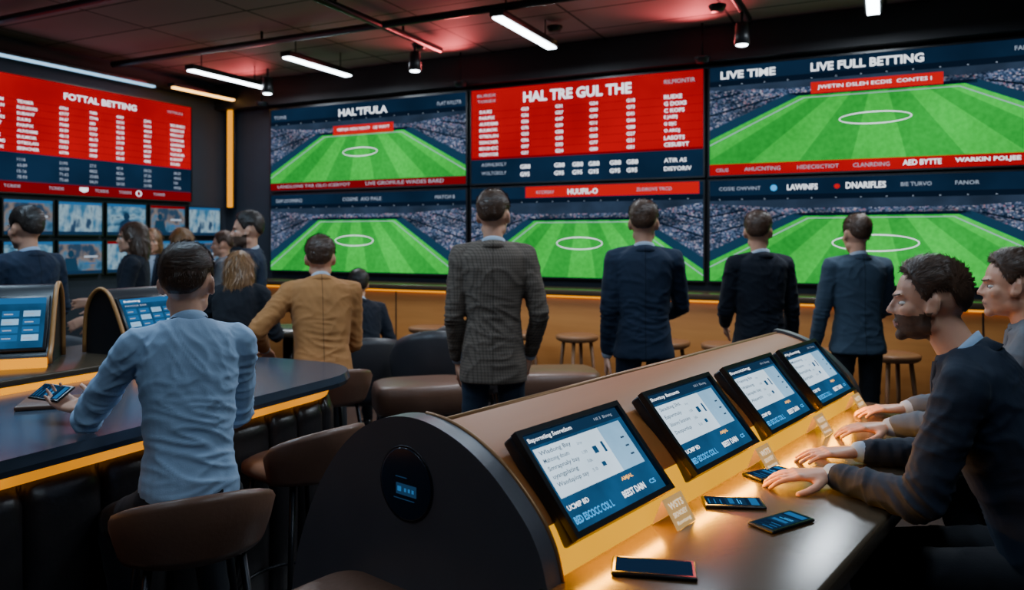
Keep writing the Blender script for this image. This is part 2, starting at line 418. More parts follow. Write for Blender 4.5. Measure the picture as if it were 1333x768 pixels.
P.text(WHT, "HAL'TFULA", .38, .85, .25, .09, 7, .02)
P.text(PALE, 'TONE', .02, .88, .07, .04, 7, 0); P.text(PALE, 'FLAT NYLSTR', .87, .88, .11, .04, 7, 0)
display('video_screen', 'large wall screen showing a striped football pitch above red ticker', W1, H1, (-6.65, YS, 2.15), 0, P, group=GRP)
P = Pic(W1-.04, HL-.04)
P.rect(NAVY, 0, 0, 1, 1, 0); pitch(P, .0, .66, .47, .40, 1.05, (.10, .07), .84)
P.text(PALE, 'OAM LOOMNINO', .03, .9, .15, .045, 7, 0); P.text(PALE, 'COSME  AIO PALE', .4, .9, .2, .045, 7, 0); P.text(PALE, 'MATCH 8', .86, .9, .09, .04, 7, 0)
display('video_screen', 'large wall screen showing football pitch with centre circle', W1, HL, (-6.65, YS, 1.2), 0, P, group=GRP)
W2 = 2.43
P = Pic(W2-.03, H1-.03)
P.rect(RED, 0, 0, 1, 1, 0); P.rect(NAVY, 0, 0, 1, .26, 1)
P.rect(REDD, 0, .255, 1, .275, 2)
for i in range(6): P.rect(REDD, 0, .36+.08*i, 1, .363+.08*i, 1)
P.text(WHT, 'HAL TRE GUL THE', .25, .83, .47, .11, 5, .03)
P.text(PALE, 'BUREX', .03, .92, .09, .03, 5, 0); P.text(PALE, 'TORIEX', .03, .86, .09, .03, 5, 0)
P.text(PALE, 'RILMONTIR', .85, .89, .12, .04, 5, 0)
P.column(WHT, nm(8, 3), .04, .29, .09, .52, .01)
for x, k in ((.24, 2), (.395, 3), (.545, 4), (.70, 7)):
    P.column(WHT, ['G%d' % (random.Random(k*7+i).randint(10, 99)) for i in range(8)], x, .29, .05, .52, .02)
P.column(WHT, ['RUEXE', 'G DOXS', 'C KOPS', 'E JAEPJ', 'G SIJC', 'O AROJ', 'LASOTS', 'CESUBYT'], .85, .29, .11, .52, .02, .6)
P.text(PALE, 'AGPHLSIOLY', .05, .18, .12, .035, 5, 0); P.text(PALE, 'WOLTCBOLY', .05, .09, .12, .035, 5, 0)
for x in (.235, .39, .47, .54, .63, .70): P.column(WHT, ['GB8', 'G95'], x, .06, .05, .16, .02, .55)
P.column(WHT, ['ATIR AS', 'DISYORIV'], .85, .06, .11, .16, .01, .5)
display('odds_board', 'wide red and navy odds board with white lettering', W2, H1, (-3.9, YS, 2.15), 0, P, .015, group=GRP, cat='screen')
P = Pic(W2-.03, HL-.03)
P.rect(NAVY, 0, 0, 1, 1, 0); pitch(P, .0, .62, .51, .42, 1.1, (.10, .07), .84)
P.rect(REDL, .26, .88, .985, 1, 6); P.text(WHT, 'HUUFIL-O', .45, .905, .13, .06, 7, .02)
P.text(PALE, 'KCCIRSAY', .31, .92, .08, .035, 7, 0); P.text(PALE, 'ZLDROVS TRCD', .74, .92, .14, .035, 7, 0)
display('video_screen', 'large wall screen showing football pitch beneath red banner', W2, HL, (-3.9, YS, 1.2), 0, P, .015, group=GRP)
W3 = 2.78
P = Pic(W3-.03, H1-.03)
P.rect(NAVY, 0, 0, 1, 1, 0); pitch(P, .1, .68, .5, .45, 1.35, (.10, .055), .84)
P.rect(RED, 0, 0, 1, .10, 6)
P.text(PALE, 'CELIE', .02, .03, .04, .03, 7, 0); P.text(PALE, 'AHUCNTING', .11, .03, .11, .035, 7, 0); P.text(PALE, 'HIDECISCTIOT', .27, .03, .12, .035, 7, 0)
P.text(PALE, 'CLANRDING', .43, .03, .10, .035, 7, 0); P.text(WHT, 'AED BYTTE', .565, .03, .10, .045, 7, .02); P.text(WHT, 'WARKIN POLJEE', .70, .03, .16, .045, 7, .02)
P.rect(REDL, .31, .69, .67, .79, 6); P.text(WHT, 'JWETIN DSLEH ECDIS  CONTES I', .33, .72, .31, .04, 7, 0)
P.text(WHT, 'LIVE TIME', .035, .885, .17, .07, 7, .025); P.text(WHT, 'LIVE FULL BETTING', .31, .885, .31, .075, 7, .025)
P.text(PALE, 'FAILDURR', .845, .91, .08, .035, 7, 0)
P.text(PALE, '2021', .87, .85, .03, .03, 7, 0); P.text(PALE, '9084', .87, .8, .03, .03, 7, 0)
display('video_screen', 'large wall screen headed live full betting over bright pitch', W3, H1, (-1.44, YS, 2.15), 0, P, .015, group=GRP)
P = Pic(W3-.03, HL-.03)
P.rect(NAVY, 0, 0, 1, 1, 0); pitch(P, .0, .64, .5, .42, 1.25, (.12, .08), .82)
P.text(WHT, 'LAWINFS', .24, .89, .09, .055, 7, .02); P.text(WHT, 'DNARIFLES', .41, .89, .11, .06, 7, .02)
P.text(PALE, 'COSIE OWVINT', .03, .9, .13, .035, 7, 0); P.text(PALE, 'BIE TURVO', .56, .9, .08, .035, 7, 0); P.text(PALE, 'FANOR', .7, .9, .06, .035, 7, 0)
P.ell(REDL, .385, .915, .008, .022, .008, 7); P.ell(CYAN, .2, .915, .01, .03, .01, 7)
display('video_screen', 'large wall screen showing football pitch and team header', W3, HL, (-1.44, YS, 1.2), 0, P, .015, group=GRP)
WL, HB = 3.1, 1.14
XS = X0+.055
P = Pic(WL-.03, HB-.03)
P.rect(RED, 0, 0, 1, 1, 0); P.rect(NAVY, 0, .09, 1, .34, 1); P.rect(REDD, 0, 0, 1, .1, 1)
for i in range(7): P.rect(REDD, 0, .405+.064*i, 1, .408+.064*i, 1)
P.text(WHT, 'FOTTAL BETTING', .49, .86, .27, .06, 5, .025)
P.text(PALE, 'TOTTWUALS', .89, .9, .07, .025, 5, 0)
P.column(WHT, nm(9, 2), .34, .365, .07, .45, .01)
P.column(WHT, nm(9, 6), .24, .365, .07, .45, .01)
for x, k in ((.475, 11), (.58, 12), (.68, 13), (.79, 14)): P.column(WHT, num(9, k), x, .365, .05, .45, .015)
P.column(WHT, nm(9, 5), .905, .365, .07, .45, .01)
for x, k in ((.34, 31), (.475, 21), (.58, 22), (.68, 23), (.79, 24), (.92, 25)): P.column(PALE, num(4, k), x, .12, .05, .2, .01)
for x in (.3, .44, .60, .69, .83): P.text(PALE, 'TCRIDE', x, .04, .05, .025, 5, 0)
P.ell(WHT, .77, .05, .012, .03, .005, 4, 12)
P.poly(WHT, [(.56, .03), (.575, .045), (.575, .075), (.545, .075), (.545, .045)], 4)
display('odds_board', 'wide red and navy odds board headed with white title', WL, HB, (XS, 3.43, 2.02), math.pi/2, P, .015, cat='screen')
def tvpic(W, H, k):
    P = Pic(W, H); P.rect(VID[k % 3], 0, 0, 1, 1, 0)
    if k % 3 == 0: P.poly(NAVY2, [(.3, .1), (.7, .1), (.66, .42), (.56, .5), (.44, .5), (.34, .42)], 1); P.ell(NAVY2, .5, .6, .08, .13, .08, 1, 14, .13)
    elif k % 3 == 1: P.poly(DIM, [(.1, .1), (.45, .1), (.4, .5), (.15, .5)], 1); P.ell(DIM, .28, .62, .07, .12, .07, 1, 14, .12); P.rect(PALE, .58, .5, .9, .56, 2); P.rect(BLUEM, .58, .3, .85, .34, 2)
    P.rect(BLUEM if k % 4 else REDD, 0, .92, 1, 1, 2); P.rect(NAVY2, 0, 0, 1, .1, 2)
    return P
for r_ in range(2):
    for i in range(6):
        W, H = .5, .36
        display('television', 'small wall television with pale blue studio picture', W, H, (XS, 3.82+.53*i, 1.62-.4*r_), math.pi/2, tvpic(W-.03, H-.03, i+r_*5), .015, .045, 'television', group='small televisions in two rows')
t = thing('wall_light', 'slim vertical amber light strip in the room corner', 'wall light', (-7.28, 6.98, 1.98), 0)
box('backing', t, (0, .06, .6), (.12, .03, 1.24), METAL, .004); box('diffuser', t, (0, .03, .6), (.07, .03, 1.2), AMB, .005)
# ------------------------------------------------------------------ back counter
t = thing('service_counter', 'long orange wood counter beneath the video screens', 'counter', (-2.6, 6.75, 0))
box('front_panel', t, (0, -.1, .58), (7.8, .06, .98), WOODO, .004)
box('counter_top', t, (0, .02, 1.1), (7.9, .42, .05), TOPM, .008)
box('plinth', t, (0, .05, .045), (7.7, .2, .09), BLACK)
for i in range(6): box('panel_joint', t, (-3.25+1.3*i, -.132, .58), (.012, .006, .96), BLACK)
box('light_strip', t, (0, -.14, 1.06), (7.7, .015, .015), AMB)
# ------------------------------------------------------------------ ceiling lights
LEDW = E('led_white', (.80, .92, 1.), 18., True); LEDG = E('led_gold', (1., .5, .12), 6., True)
def lin_light(x, y0, y1, z, m=LEDW, power=0, col=(.8, .9, 1), lab='slim black pendant fixture with glowing white diffuser'):
    L = y1-y0; t = thing('linear_light', lab, 'ceiling light', (x, (y0+y1)/2, z), group='linear ceiling lights')
    box('light_housing', t, (0, 0, .035), (.12, L, .05), BLACK, .005)
    box('diffuser', t, (0, 0, .004), (.085, L-.03, .014), m, .003)
    for s in (-1, 1): tube('suspension_rod', t, [(0, s*L*.35, .05), (0, s*L*.35, ZC-z)], .006, METAL, 6)
    if power:
        li = bpy.data.lights.new('lamp', 'AREA'); li.shape = 'RECTANGLE'; li.size = .25; li.size_y = L; li.energy = power; li.color = col
        o = bpy.data.objects.new('lamp', li); link(o, t); o.location = (0, 0, -.02)
    return t
lin_light(-5.02, 5.5, 6.45, 3.28, power=30); lin_light(-2.66, 5.2, 6.3, 3.28, power=42); lin_light(-6.27, 5.5, 6.55, 3.28, power=22); lin_light(-.08, 5.3, 6.39, 3.28, power=46)
lin_light(-2.9, 1.3, 2.9, 3.28, power=42, col=(.5, .75, 1)); lin_light(-5.2, 1.5, 3.0, 3.28, power=34, col=(.5, .75, 1)); lin_light(.6, .8, 2.4, 3.28, power=15, col=(.6, .8, 1)); lin_light(-1.0, 2.9, 4.3, 3.28, power=24, col=(.65, .82, 1)); lin_light(-1.6, -1.2, .2, 3.28, power=7, col=(.5, .75, 1))  # added fixtures outside the view, fill light for the front of the room
def cove(lab, y0, y1, x, z, m):
    t = thing('cove_light', lab, 'ceiling light', (x, (y0+y1)/2, z))
    box('light_housing', t, (-.02, 0, .03), (.1, y1-y0, .04), BLACK, .004); box('diffuser', t, (0, 0, 0), (.05, y1-y0-.02, .02), m, .003)
cove('long cool white cove strip along the cornice', 2.4, 5.9, -7.25, 3.27, E('led_cool', (.35, .68, 1.), 1.8, True))
cove('short warm gold cove strip near the corner', 6.0, 6.9, -7.1, 3.27, LEDG)
for (a, b, lab) in (((-7.2, 5.35, 3.4), (3, 5.35, 3.4), 'long black lighting track across the ceiling'), ((-1.01, 3.2, 3.4), (-1.01, 6.5, 3.4), 'black steel ceiling pipe above the room'), ((-3.83, 3.2, 3.4), (-3.83, 6.3, 3.4), 'black steel ceiling pipe above the room'), ((-6.9, 3.9, 3.42), (1., 3.9, 3.42), 'black steel ceiling pipe above the room')):
    t = thing('ceiling_track', lab, 'track', a)
    d = Vector(b)-Vector(a); tube('rail', t, [(0, 0, 0), d*.5, d], .032, METAL, 10)
    for f in (.2, .5, .8): tube('bracket', t, [d*f, d*f+Vector((0, 0, ZC-a[2]))], .012, METAL, 8)
def spot(x, y, z):
    t = thing('track_spotlight', 'small black spotlight hanging from ceiling track', 'spotlight', (x, y, z), .4, group='track spotlights')
    tube('stem', t, [(0, 0, .06), (0, 0, 3.4-z)], .012, METAL, 8)
    secs = [ring((0, 0, zz), r, r, 18) for zz, r in ((.09, .02), (.085, .045), (.0, .055), (-.08, .06), (-.085, .05))]
    loft('lamp_head', t, secs, BLACK); loft('lens', t, [ring((0, 0, -.087), .046, .046, 18), ring((0, 0, -.092), .04, .04, 18)], LEDW)
spot(-1.01, 6.2, 3.2); spot(-3.83, 5.87, 3.2); spot(-5.9, 6.2, 3.22)
def lamp(name, kind, loc, energy, col, rot=(0, 0, 0), spotang=1.2, lab=''):
    t = thing(name, lab, 'lamp', loc, 0)
    loft('lamp_body', t, [ring((0, 0, zz), r, r, 16) for zz, r in ((-.05, .05), (-.01, .07), (.0, .07))], BLACK)
    if rot[0]: tube('bracket', t, [(0, .0, -.02), (0, .0, ZC-loc[2])], .01, METAL, 8)
    li = bpy.data.lights.new('lamp', kind); li.energy = energy; li.color = col
    if kind == 'SPOT': li.spot_size = spotang; li.spot_blend = .9; li.shadow_soft_size = .1
    o = bpy.data.objects.new('light_source', li); link(o, t); o.location = (0, -.08, .05) if rot[0] else (0, 0, -.07); o.rotation_euler = rot
for x, z, e in ((-6.6, 2.6, 28), (-3.91, 3.16, 38), (-1.455, 3.16, 38)):
    lamp('added_uplight', 'SPOT', (x, 6.84, 3.2), e, (1., .14, .15), (math.radians(-112), 0, 0), 2.2, 'small black lamp added to wash the ceiling red')  # added lamps that throw a red tint onto the ceiling
for i, x in enumerate((-5.4, -4., -2.6, -1.2, .2)):
    lamp('added_downlight', 'SPOT', (x, 6.2, 3.45), 44, (1., .46, .12), (0, 0, 0), 1.3, 'small recessed warm lamp added over the wood counter')  # added lamps that warm the counter wood
# ------------------------------------------------------------------ console with four terminals
OC = (.088, 1.506); AD = math.radians(50.89)
ox, oy = R(*OC); RC = AD+TH
def con(s, p):
    return (OC[0]+s*.631+p*.776, OC[1]+s*.776-p*.631)
cons = thing('betting_console', 'long curved betting console with warm amber underlight', 'console', (ox, oy, 0), RC)
LEN = 2.08
key = [(.0, .93), (.016, .985), (.057, 1.045), (.137, 1.118), (.23, 1.168), (.34, 1.192), (.45, 1.178), (.56, 1.122), (.66, 1.02), (.74, .885), (.79, .74), (.81, .55), (.80, .0)]
arch = catmull(key, 5)
prism('console_body', cons, [(.0, .0), (.012, .93)]+[(y, z-.03) for y, z in arch[8:24]]+[(.325, 1.12), (.33, .9), (.33, 0)], .01, LEN-.01, LEATHD, True)
def strip(name, parent, pts, x0, x1, th, m):
    sec0 = list(pts)+[(p[0]+.012, p[1]-th) for p in reversed(pts)]
    return prism(name, parent, sec0, x0, x1, m, True)
strip('front_panel', cons, arch[8:25], .0, LEN, .03, WOODP)
strip('amber_glow_strip', cons, arch[0:9], .0, LEN, .02, AMBS)  # amber-lit lower panel, its light put into a glowing material
PANEL = mat('charcoal_panel', (.075, .072, .084), .42, bump=(120, .15, .002))
EDGE = mat('bronze_edge', (.30, .14, .05), .4, .4)
pr = [(-.014, 0)]+[(y-.014+.014*min(1, i/20), z+.012*min(1, i/8)) for i, (y, z) in enumerate(arch)]
prism('end_panel', cons, pr, -.05, 0, PANEL, True, 30)
tube('edge_trim', cons, [(0, y, z) for y, z in pr[1:28]], .005, EDGE, 8)
prf = [(-.014, 0)]+[(y-.014+.014*min(1, i/20), z+.012*min(1, i/8)) for i, (y, z) in enumerate(arch[:26])]+[(.355, 1.17), (.36, 1.1), (.36, 0)]
prism('end_panel', cons, prf, LEN, LEN+.045, PANEL, True, 30)
tube('top_rail', cons, [(0, .33, 1.185), (LEN/2, .33, 1.185), (LEN, .33, 1.185)], .010, EDGE, 10)
def disc(name, parent, c, r, th, m, n=48, nx=-1):
    secs = [[Vector(c)+Vector((nx*d, rr*math.cos(2*math.pi*i/n), rr*math.sin(2*math.pi*i/n))) for i in range(n)] for d, rr in ((0, r), (th*.7, r), (th, r*.96))]
    return loft(name, parent, secs, m)
disc('round_badge', cons, (-.05, .375, 1.055), .085, .002, METAL); disc('badge_glass', cons, (-.052, .375, 1.055), .080, .0015, mat('dark_glass', (.012, .022, .04), .2))
P = Pic(.12, .10, .0004); P.rect(BLUEM, .3, .37, .40, .48, 0)
for i in range(3): P.rect(BLUEM, .48+.1*i, .38, .535+.1*i, .46, 0)
P.rect(NAVY2, .25, .68, .55, .7, 0); P.rect(NAVY2, .2, .2, .75, .22, 0); P.rect(NAVY2, .26, .30, .80, .55, -1)
bd = bpy.data.objects.new('badge_display', None); link(bd, cons); bd.location = (-.0541, .435, 1.0); bd.rotation_euler = (0, 0, -math.pi/2)
P.build(bd)
box('table_top', cons, (LEN/2-.04, -.205, .905), (LEN+.2, .43, .05), TOPM, .012, 3)
box('table_support', cons, (LEN/2, -.03, .45), (LEN, .06, .86), LEATHD)
for i in range(4):
    li = bpy.data.lights.new('amber_lamp', 'AREA'); li.shape = 'RECTANGLE'; li.size = .46; li.size_y = .02; li.energy = 3.2; li.color = (1., .38, .0)
    o = bpy.data.objects.new('amber_lamp', li); link(o, cons); o.location = (.26+.52*i, -.012, .985); o.rotation_euler = (math.radians(-40), 0, 0)
UI_B = E('ui_blue', (.010, .07, .17), 1.1, True, ((8, .3),)); UI_W = E('ui_white', (.58, .76, .92), 1.5, True, ((6, .12),)); UI_T = E('ui_text_dark', (.03, .07, .13), 1.); UI_L = E('ui_lightblue', (.26, .52, .78), 1.2, False, ((6, .2),))
def monpic(k):
    W, H = .386, .222; P = Pic(W, H, .0005); P.rect(UI_B, 0, 0, 1, 1, 0)
    P.rect(NAVY2, 0, .88, 1, 1, 1)
    P.text(WHT, ['Baporntiing Seoretlom', 'Shoottop Bamomts', 'Busotting', 'Wpdonting'][k], .05, .905, .42, .06, 3, .01)
    P.text(PALE, 'Hil 3  Bioung', .72, .915, .2, .045, 3, 0)
    P.rect(UI_W, .05, .33, .70, .85, 1); P.rect(UI_L, .70, .33, .95, .85, 1)
    ls = [['Wladong Bay', 'Mahtong doum', 'Smrapnaly bay', 'uyangplating', 'Waodsplop say'], ['Sacadong 2hd,', 'Eaportnuiy', 'Sbbarory Sacantuiny', 'Deopurtlup'], ['Foastng Eiv', 'Wabbung', 'Seraplin bay', 'Abpantin'], ['Mabbang', 'Woopsiny', 'Bempling', 'Sortum']][k]
    for i, s in enumerate(ls): P.text(UI_T, s, .08, .755-.4*i/len(ls)*1.05, .24 if i % 2 else .30, .06, 3, .012)
    for i in range(4): P.text(UI_T, ['2ny', '1:00', '3dk', '5.0'][i], .43, .74-.1*i, .05, .035, 3, 0)
    P.rect(UI_B, .54, .6, .585, .68, 3); P.rect(UI_B, .64, .58, .665, .7, 3); P.rect(UI_B, .54, .45, .58, .5, 3)
    for i in range(3): P.rect(UI_T, .86, .45+.1*i, .9, .47+.1*i, 3)
    P.text(WARMT, 'AMJAL', .62, .23, .13, .05, 3, .03)
    P.text(WHT, 'UCMIP BD', .05, .2, .2, .05, 3, .02)
    P.text(CYAN, 'BED ESCOCC COL L', .05, .06, .38, .075, 3, .03); P.text(WHT, 'BEEST DAIN', .55, .08, .25, .07, 3, .03); P.text(CYAN, 'CS', .86, .09, .07, .05, 3, .03)
    return P
TILT = -math.radians(40.8)
for k, s in enumerate((.04, .575, 1.09, 1.58)):
    cx, cy = R(*con(s, .015))
    W, H = .412, .248
    t = display('touchscreen_monitor', ['tilted black touchscreen monitor at the open end of the console', 'tilted black touchscreen monitor with white listing panel', 'tilted black touchscreen monitor with white listing panel', 'tilted black touchscreen monitor at the far end of the console'][k], W, H, (cx, cy, .995), RC, monpic(k), .013, .035, 'monitor', TILT, 'terminals along the console')
    tube('mounting_arm', t, [(W/2, .03, H*.45), (W/2, .075, H*.35)], .02, METAL, 10)
CARD = mat('amber_card', (.75, .5, .2), .6, emit=(1., .5, .12), es=.35, sample=False)  # card and ink glow by themselves, amber light painted into the material
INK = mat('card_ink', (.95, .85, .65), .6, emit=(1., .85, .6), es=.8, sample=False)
for i, s in enumerate((.42, .98, 1.49, 1.94)):
    cx, cy = R(*con(s, .07)); t = thing('price_card', 'small folded amber card with white lettering standing on the table', 'card', (cx, cy, .931), RC, group='price cards on the console table')
    w, h = .095, .062; lean = .04
    V = [(-w/2, 0, 0), (w/2, 0, 0), (w/2, lean, h), (-w/2, lean, h), (-w/2, .065, 0), (w/2, .065, 0)]
    mesh_obj('folded_card', V, [(0, 1, 2, 3), (3, 2, 5, 4)], CARD, t)
    tv = []; tf = []
    for st_, z0, hh in (('WSTS', .62, .22), ('SKNOEY', .36, .16), ('Rnvteng', .1, .15)):
        a, f, asp = text_data(st_, .02); b = len(tv)
        tv += [(-w*.35+p[0]*w*.7, (z0+p[1]*hh)*lean-.0012, (z0+p[1]*hh)*h) for p in a]; tf += [tuple(q+b for q in g) for g in f]
    mesh_obj('lettering', tv, tf, INK, t)
PHS = mat('phone_glass', (.006, .008, .012), .16, spec=.35)
PHB = mat('phone_black', (.010, .011, .013), .3, .4)
SCR = E('phone_screen_dim', (.006, .018, .045), 1.)
def phone(cam, z, rz, lab='black smartphone lying on the dark table', lit=True, sc=1., rx=0.):
    x, y = R(*cam); t = thing('smartphone', lab, 'phone', (x, y, z), rz+TH, rx); t.scale = (sc, sc, sc)
    box('phone_body', t, (0, 0, .004), (.15, .073, .0075), PHB, .0035, 3); box('phone_screen', t, (0, 0, .0079), (.144, .067, .001), PHS)
    V = []; F = []; MI = []; ms = [SCR, BLUEM, NAVY2, CYAN, REDD]
    def q(x0, y0, x1, y1, m, l=0):
        b = len(V); zz = .0086+.0002*l; V.extend([(x0, y0, zz), (x1, y0, zz), (x1, y1, zz), (x0, y1, zz)]); F.append((b, b+1, b+2, b+3)); MI.append(m)
    q(-.068, -.030, .068, .030, 0)
    if lit:
        r = random.Random(int(cam[0]*1000))
        q(-.02, -.027, .03, .027, 2, 1); q(.04, -.026, .06, .026, 1, 1)
        for i in range(5): q(-.062+.007*i, -.024, -.059+.007*i, -.024+r.uniform(.02, .045), 2 if i % 2 else 1, 1)
        q(-.012, -.02, .0, .02, 1, 2); q(.01, -.02, .012, .015, 3, 2); q(.016, -.02, .018, .005, 3, 2)
    mesh_obj('screen_picture', V, F, ms, t, mi=MI)
phone((.556, 1.93), .931, math.radians(-5)); phone((.632, 1.80), .931, math.radians(32)); phone((.285, 1.545), .931, math.radians(-10), sc=1.12, lit=False); phone((.73, 2.17), .931, math.radians(30), lab='black smartphone beneath a resting hand on the table')
bx, by = R(-.26, 1.60)
t = thing('bench', 'brown leather upholstered bench seat beside the console end', 'bench', (bx, by, 0), math.radians(-39)+TH)
loft('seat_cushion', t, [ring((0, 0, zz), .27*g, .12*g, 40, 5) for zz, g in ((.70, .96), (.72, 1), (.78, 1), (.81, .97), (.82, .88))], LEATH); box('bench_base', t, (0, 0, .35), (.46, .2, .7), LEATHD, .02)
# ------------------------------------------------------------------ left bar counter
bar = thing('bar_counter', 'long dark bar counter with padded leather front and amber underlight', 'bar counter', (0, 0, 0))
bz = 1.0; bx0, bx1, by0, by1 = -3.03, -2.14, -.6, 2.95
def rr(x0, x1, y0, y1, r, z, n=8):
    P = []
    for (cx, cy, a0) in ((x1-r, y1-r, 0), (x0+r, y1-r, 90), (x0+r, y0+r, 180), (x1-r, y0+r, 270)):
        for i in range(n+1):
            a = math.radians(a0+90*i/n); P.append(Vector((cx+r*math.cos(a), cy+r*math.sin(a), z)))
    return P
loft('bar_top', bar, [rr(bx0, bx1, by0, by1, .32, bz-.05), rr(bx0-.005, bx1+.008, by0, by1+.008, .32, bz-.03), rr(bx0, bx1, by0, by1, .32, bz)], mat('slate_top', (.045, .06, .085), .18, bump=(150, .08, .001))).data.set_sharp_from_angle(angle=.6)
loft('bar_base', bar, [rr(bx0+.05, bx1-.17, by0+.1, by1-.17, .18, 0), rr(bx0+.05, bx1-.17, by0+.1, by1-.17, .18, bz-.05)], LEATHD)
loft('amber_glow_strip', bar, [rr(bx0+.07, bx1-.085, by0+.1, by1-.085, .25, bz-.105), rr(bx0+.07, bx1-.07, by0+.1, by1-.07, .25, bz-.052)], E('amber_bar', (1., .34, .0), 1.0, True, ((1.6, .35),)))
def pad_path(u):     # runs down the long side and round the far corner
    L1 = by1-.32-(by0+.2); r = .32-.12
    if u < L1: return Vector((bx1-.115, by0+.2+u, 0)), Vector((0, 1, 0))
    a = (u-L1)/(r+.02)
    if a < math.pi/2:
        c = Vector((bx1-.32, by1-.32, 0)); return c+Vector((math.cos(a), math.sin(a), 0))*(r+.005), Vector((-math.sin(a), math.cos(a), 0))
    return Vector((bx1-.32-(u-L1-(r+.02)*math.pi/2), by1-.115, 0)), Vector((-1, 0, 0))
u = .06
for i in range(16):
    w_ = .245 if u < 2.6 else .16
    c, tg = pad_path(u+w_/2); nn = Vector((tg.y, -tg.x, 0))
    secs = [ring(c+Vector((0, 0, zz)), w_*.5*g2, .05*g, 20, 3, tg, nn) for zz, g, g2 in ((.10, .5, .9), (.14, .95, 1), (.45, 1.15, 1), (.83, 1.0, 1), (.895, .5, .9))]
    loft('padded_panel', bar, secs, LEATHP); u += w_
loft('kick_plate', bar, [rr(bx0+.05, bx1-.2, by0+.1, by1-.17, .15, 0.0), rr(bx0+.05, bx1-.12, by0+.1, by1-.1, .15, .1)], METAL)
rs = thing('terminal_shelf', 'raised dark shelf with amber lit edge behind the bar', 'counter', (0, 0, 0))
box('shelf_body', rs, (-3.4, 1.1, .5), (.64, 3.5, 1.0), LEATHD, .02); box('light_strip', rs, (-3.07, 1.1, 1.0), (.014, 3.4, .05), AMB)
box('shelf_top', rs, (-3.4, 1.1, 1.035), (.68, 3.54, .03), TOPM, .006)
def term(cam, face, lab, pict, k=.85):
    x, y = R(*cam); t = thing('betting_terminal', lab, 'terminal', (x, y, 1.05), math.radians(face)+TH); t.scale = (k, k, k)
    pr = catmull([(-.17, .0), (-.17, .05), (-.13, .09), (-.06, .24), (.0, .335), (.07, .36), (.14, .31), (.18, .2), (.19, 0)], 3)
    prism('terminal_body', t, pr, -.2, .2, BLACK, True)
    for s in (-.208, .208): tube('edge_band', t, [(s, a*1.02, b+.004) for a, b in pr[1:]], .011, mat('tan_band', (.38, .17, .05), .4), 8)
    box('lit_base', t, (0, -.185, .022), (.4, .02, .045), AMB, .004)
    W, H = .38, .27; f = bpy.data.objects.new('screen', None); link(f, t); f.location = (-W/2, -.15, .07); f.rotation_euler = (-math.atan2(.13, .26), 0, 0)
    box('screen_panel', f, (W/2, -.0, H/2), (W, .02, H), BEZ, .004)
    pict.build(f, -.0115, .014, .014)
def termpic(k):
    P = Pic(.352, .242, .0006); P.rect(UI_B, 0, 0, 1, 1, 0); P.rect(BLUEM, 0, .88, 1, 1, 1); P.text(WHT, 'Buslotting', .06, .9, .3, .06, 3)
    for i in range(4):
        for j in range(4):
            P.rect(BLUEM if (i+j+k) % 3 else UI_L, .05+.235*i, .62-.16*j, .24+.235*i, .74-.16*j, 1)
            P.rect(PALE, .07+.235*i, .66-.16*j, .17+.235*i, .68-.16*j, 3)
    P.text(PALE, 'PAVOLR BAR', .06, .8, .4, .04, 3); return P
term((-2.22, 3.36), 22, 'tilted betting terminal with blue grid screen on the shelf', termpic(0), .95)
term((-1.83, 3.78), 66, 'tilted betting terminal with tan edged shell on the shelf', termpic(1), .85)
x, y = R(-1.63, 2.78); t = thing('tablet_case', 'closed brown leather tablet case on the bar', 'case', (x, y, bz), math.radians(20)+TH)
box('cover', t, (0, 0, .008), (.26, .18, .016), LEATH, .005)
phone((-1.515, 2.53), 1.088, math.radians(-25), lab='lit smartphone held in a hand over the bar', rx=math.radians(32), sc=1.0)
# ------------------------------------------------------------------ stools and seats
def arc_back(parent, name, r, z0, ztop, m, a0=205, a1=335, th=.035, n=18, endf=.55):
    secs = []
    for i in range(n+1):
        u = i/n; a = math.radians(a0+(a1-a0)*u); e = math.sin(math.pi*u)**.5
        zt = z0+(ztop-z0)*(endf+(1-endf)*e); h = (zt-z0)
        rad = Vector((math.cos(a), math.sin(a), 0)); k = .35 if i in (0, n) else 1.
        s = []
        for (dr, dz) in ((-.3, 0), (.3, 0), (.5, .12), (.75, .5), (.8, .9), (.45, 1.0), (.0, 1.0), (-.35, .92), (-.3, .5)):
            s.append(rad*(r+th*dr*1.3*k+.03*dz)+Vector((0, 0, z0+h*dz)))
        secs.append(s)
    return loft(name, parent, secs, m)
def make_stool(loc, rz, m, lab, seat=.775, back=.145, grp=None):
    t = thing('bar_stool', lab, 'stool', loc, rz, group=grp)
    s = [ring((0, .0, zz+seat), a, b, 28, 2.8) for zz, a, b in ((-.06, .13, .13), (-.052, .175, .17), (-.035, .195, .19), (-.01, .193, .188), (.005, .165, .16))]
    loft('seat', t, s, m)
    if back: arc_back(t, 'backrest', .192, seat-.05, seat+back, m, 200, 340, .024)
    for sx in (-1, 1):
        for sy in (-1, 1): tube('leg', t, [(sx*.12, sy*.12, seat-.055), (sx*.16, sy*.16, seat*.5), (sx*.205, sy*.205, 0)], [.012, .010, .008], METAL, 8)
    k = .175
    tube('foot_ring', t, [(k*1.25*math.cos(a), k*1.25*math.sin(a), .29) for a in [2*math.pi*i/20 for i in range(20)]], .007, METAL, 6, True)
    return t
def at(cam): x, y = R(*cam); return (x, y, 0)
G = 'upholstered bar stools'
st = make_stool(at((-.93, 2.22)), math.radians(30)+TH, LEATH, 'brown leather bar stool with low curved back, occupied', grp=G)
for cam_, fc, lb in (((-.80, 2.90), 52, 'empty brown leather bar stool with low curved back'), ((-1.0, 4.15), 35, 'brown leather bar stool under a person in tan jacket'), ((-1.68, 4.62), 10, 'brown leather bar stool under a person with auburn hair')):
    c = copy_thing(st, at(cam_), math.radians(fc)+TH); c['label'] = lb
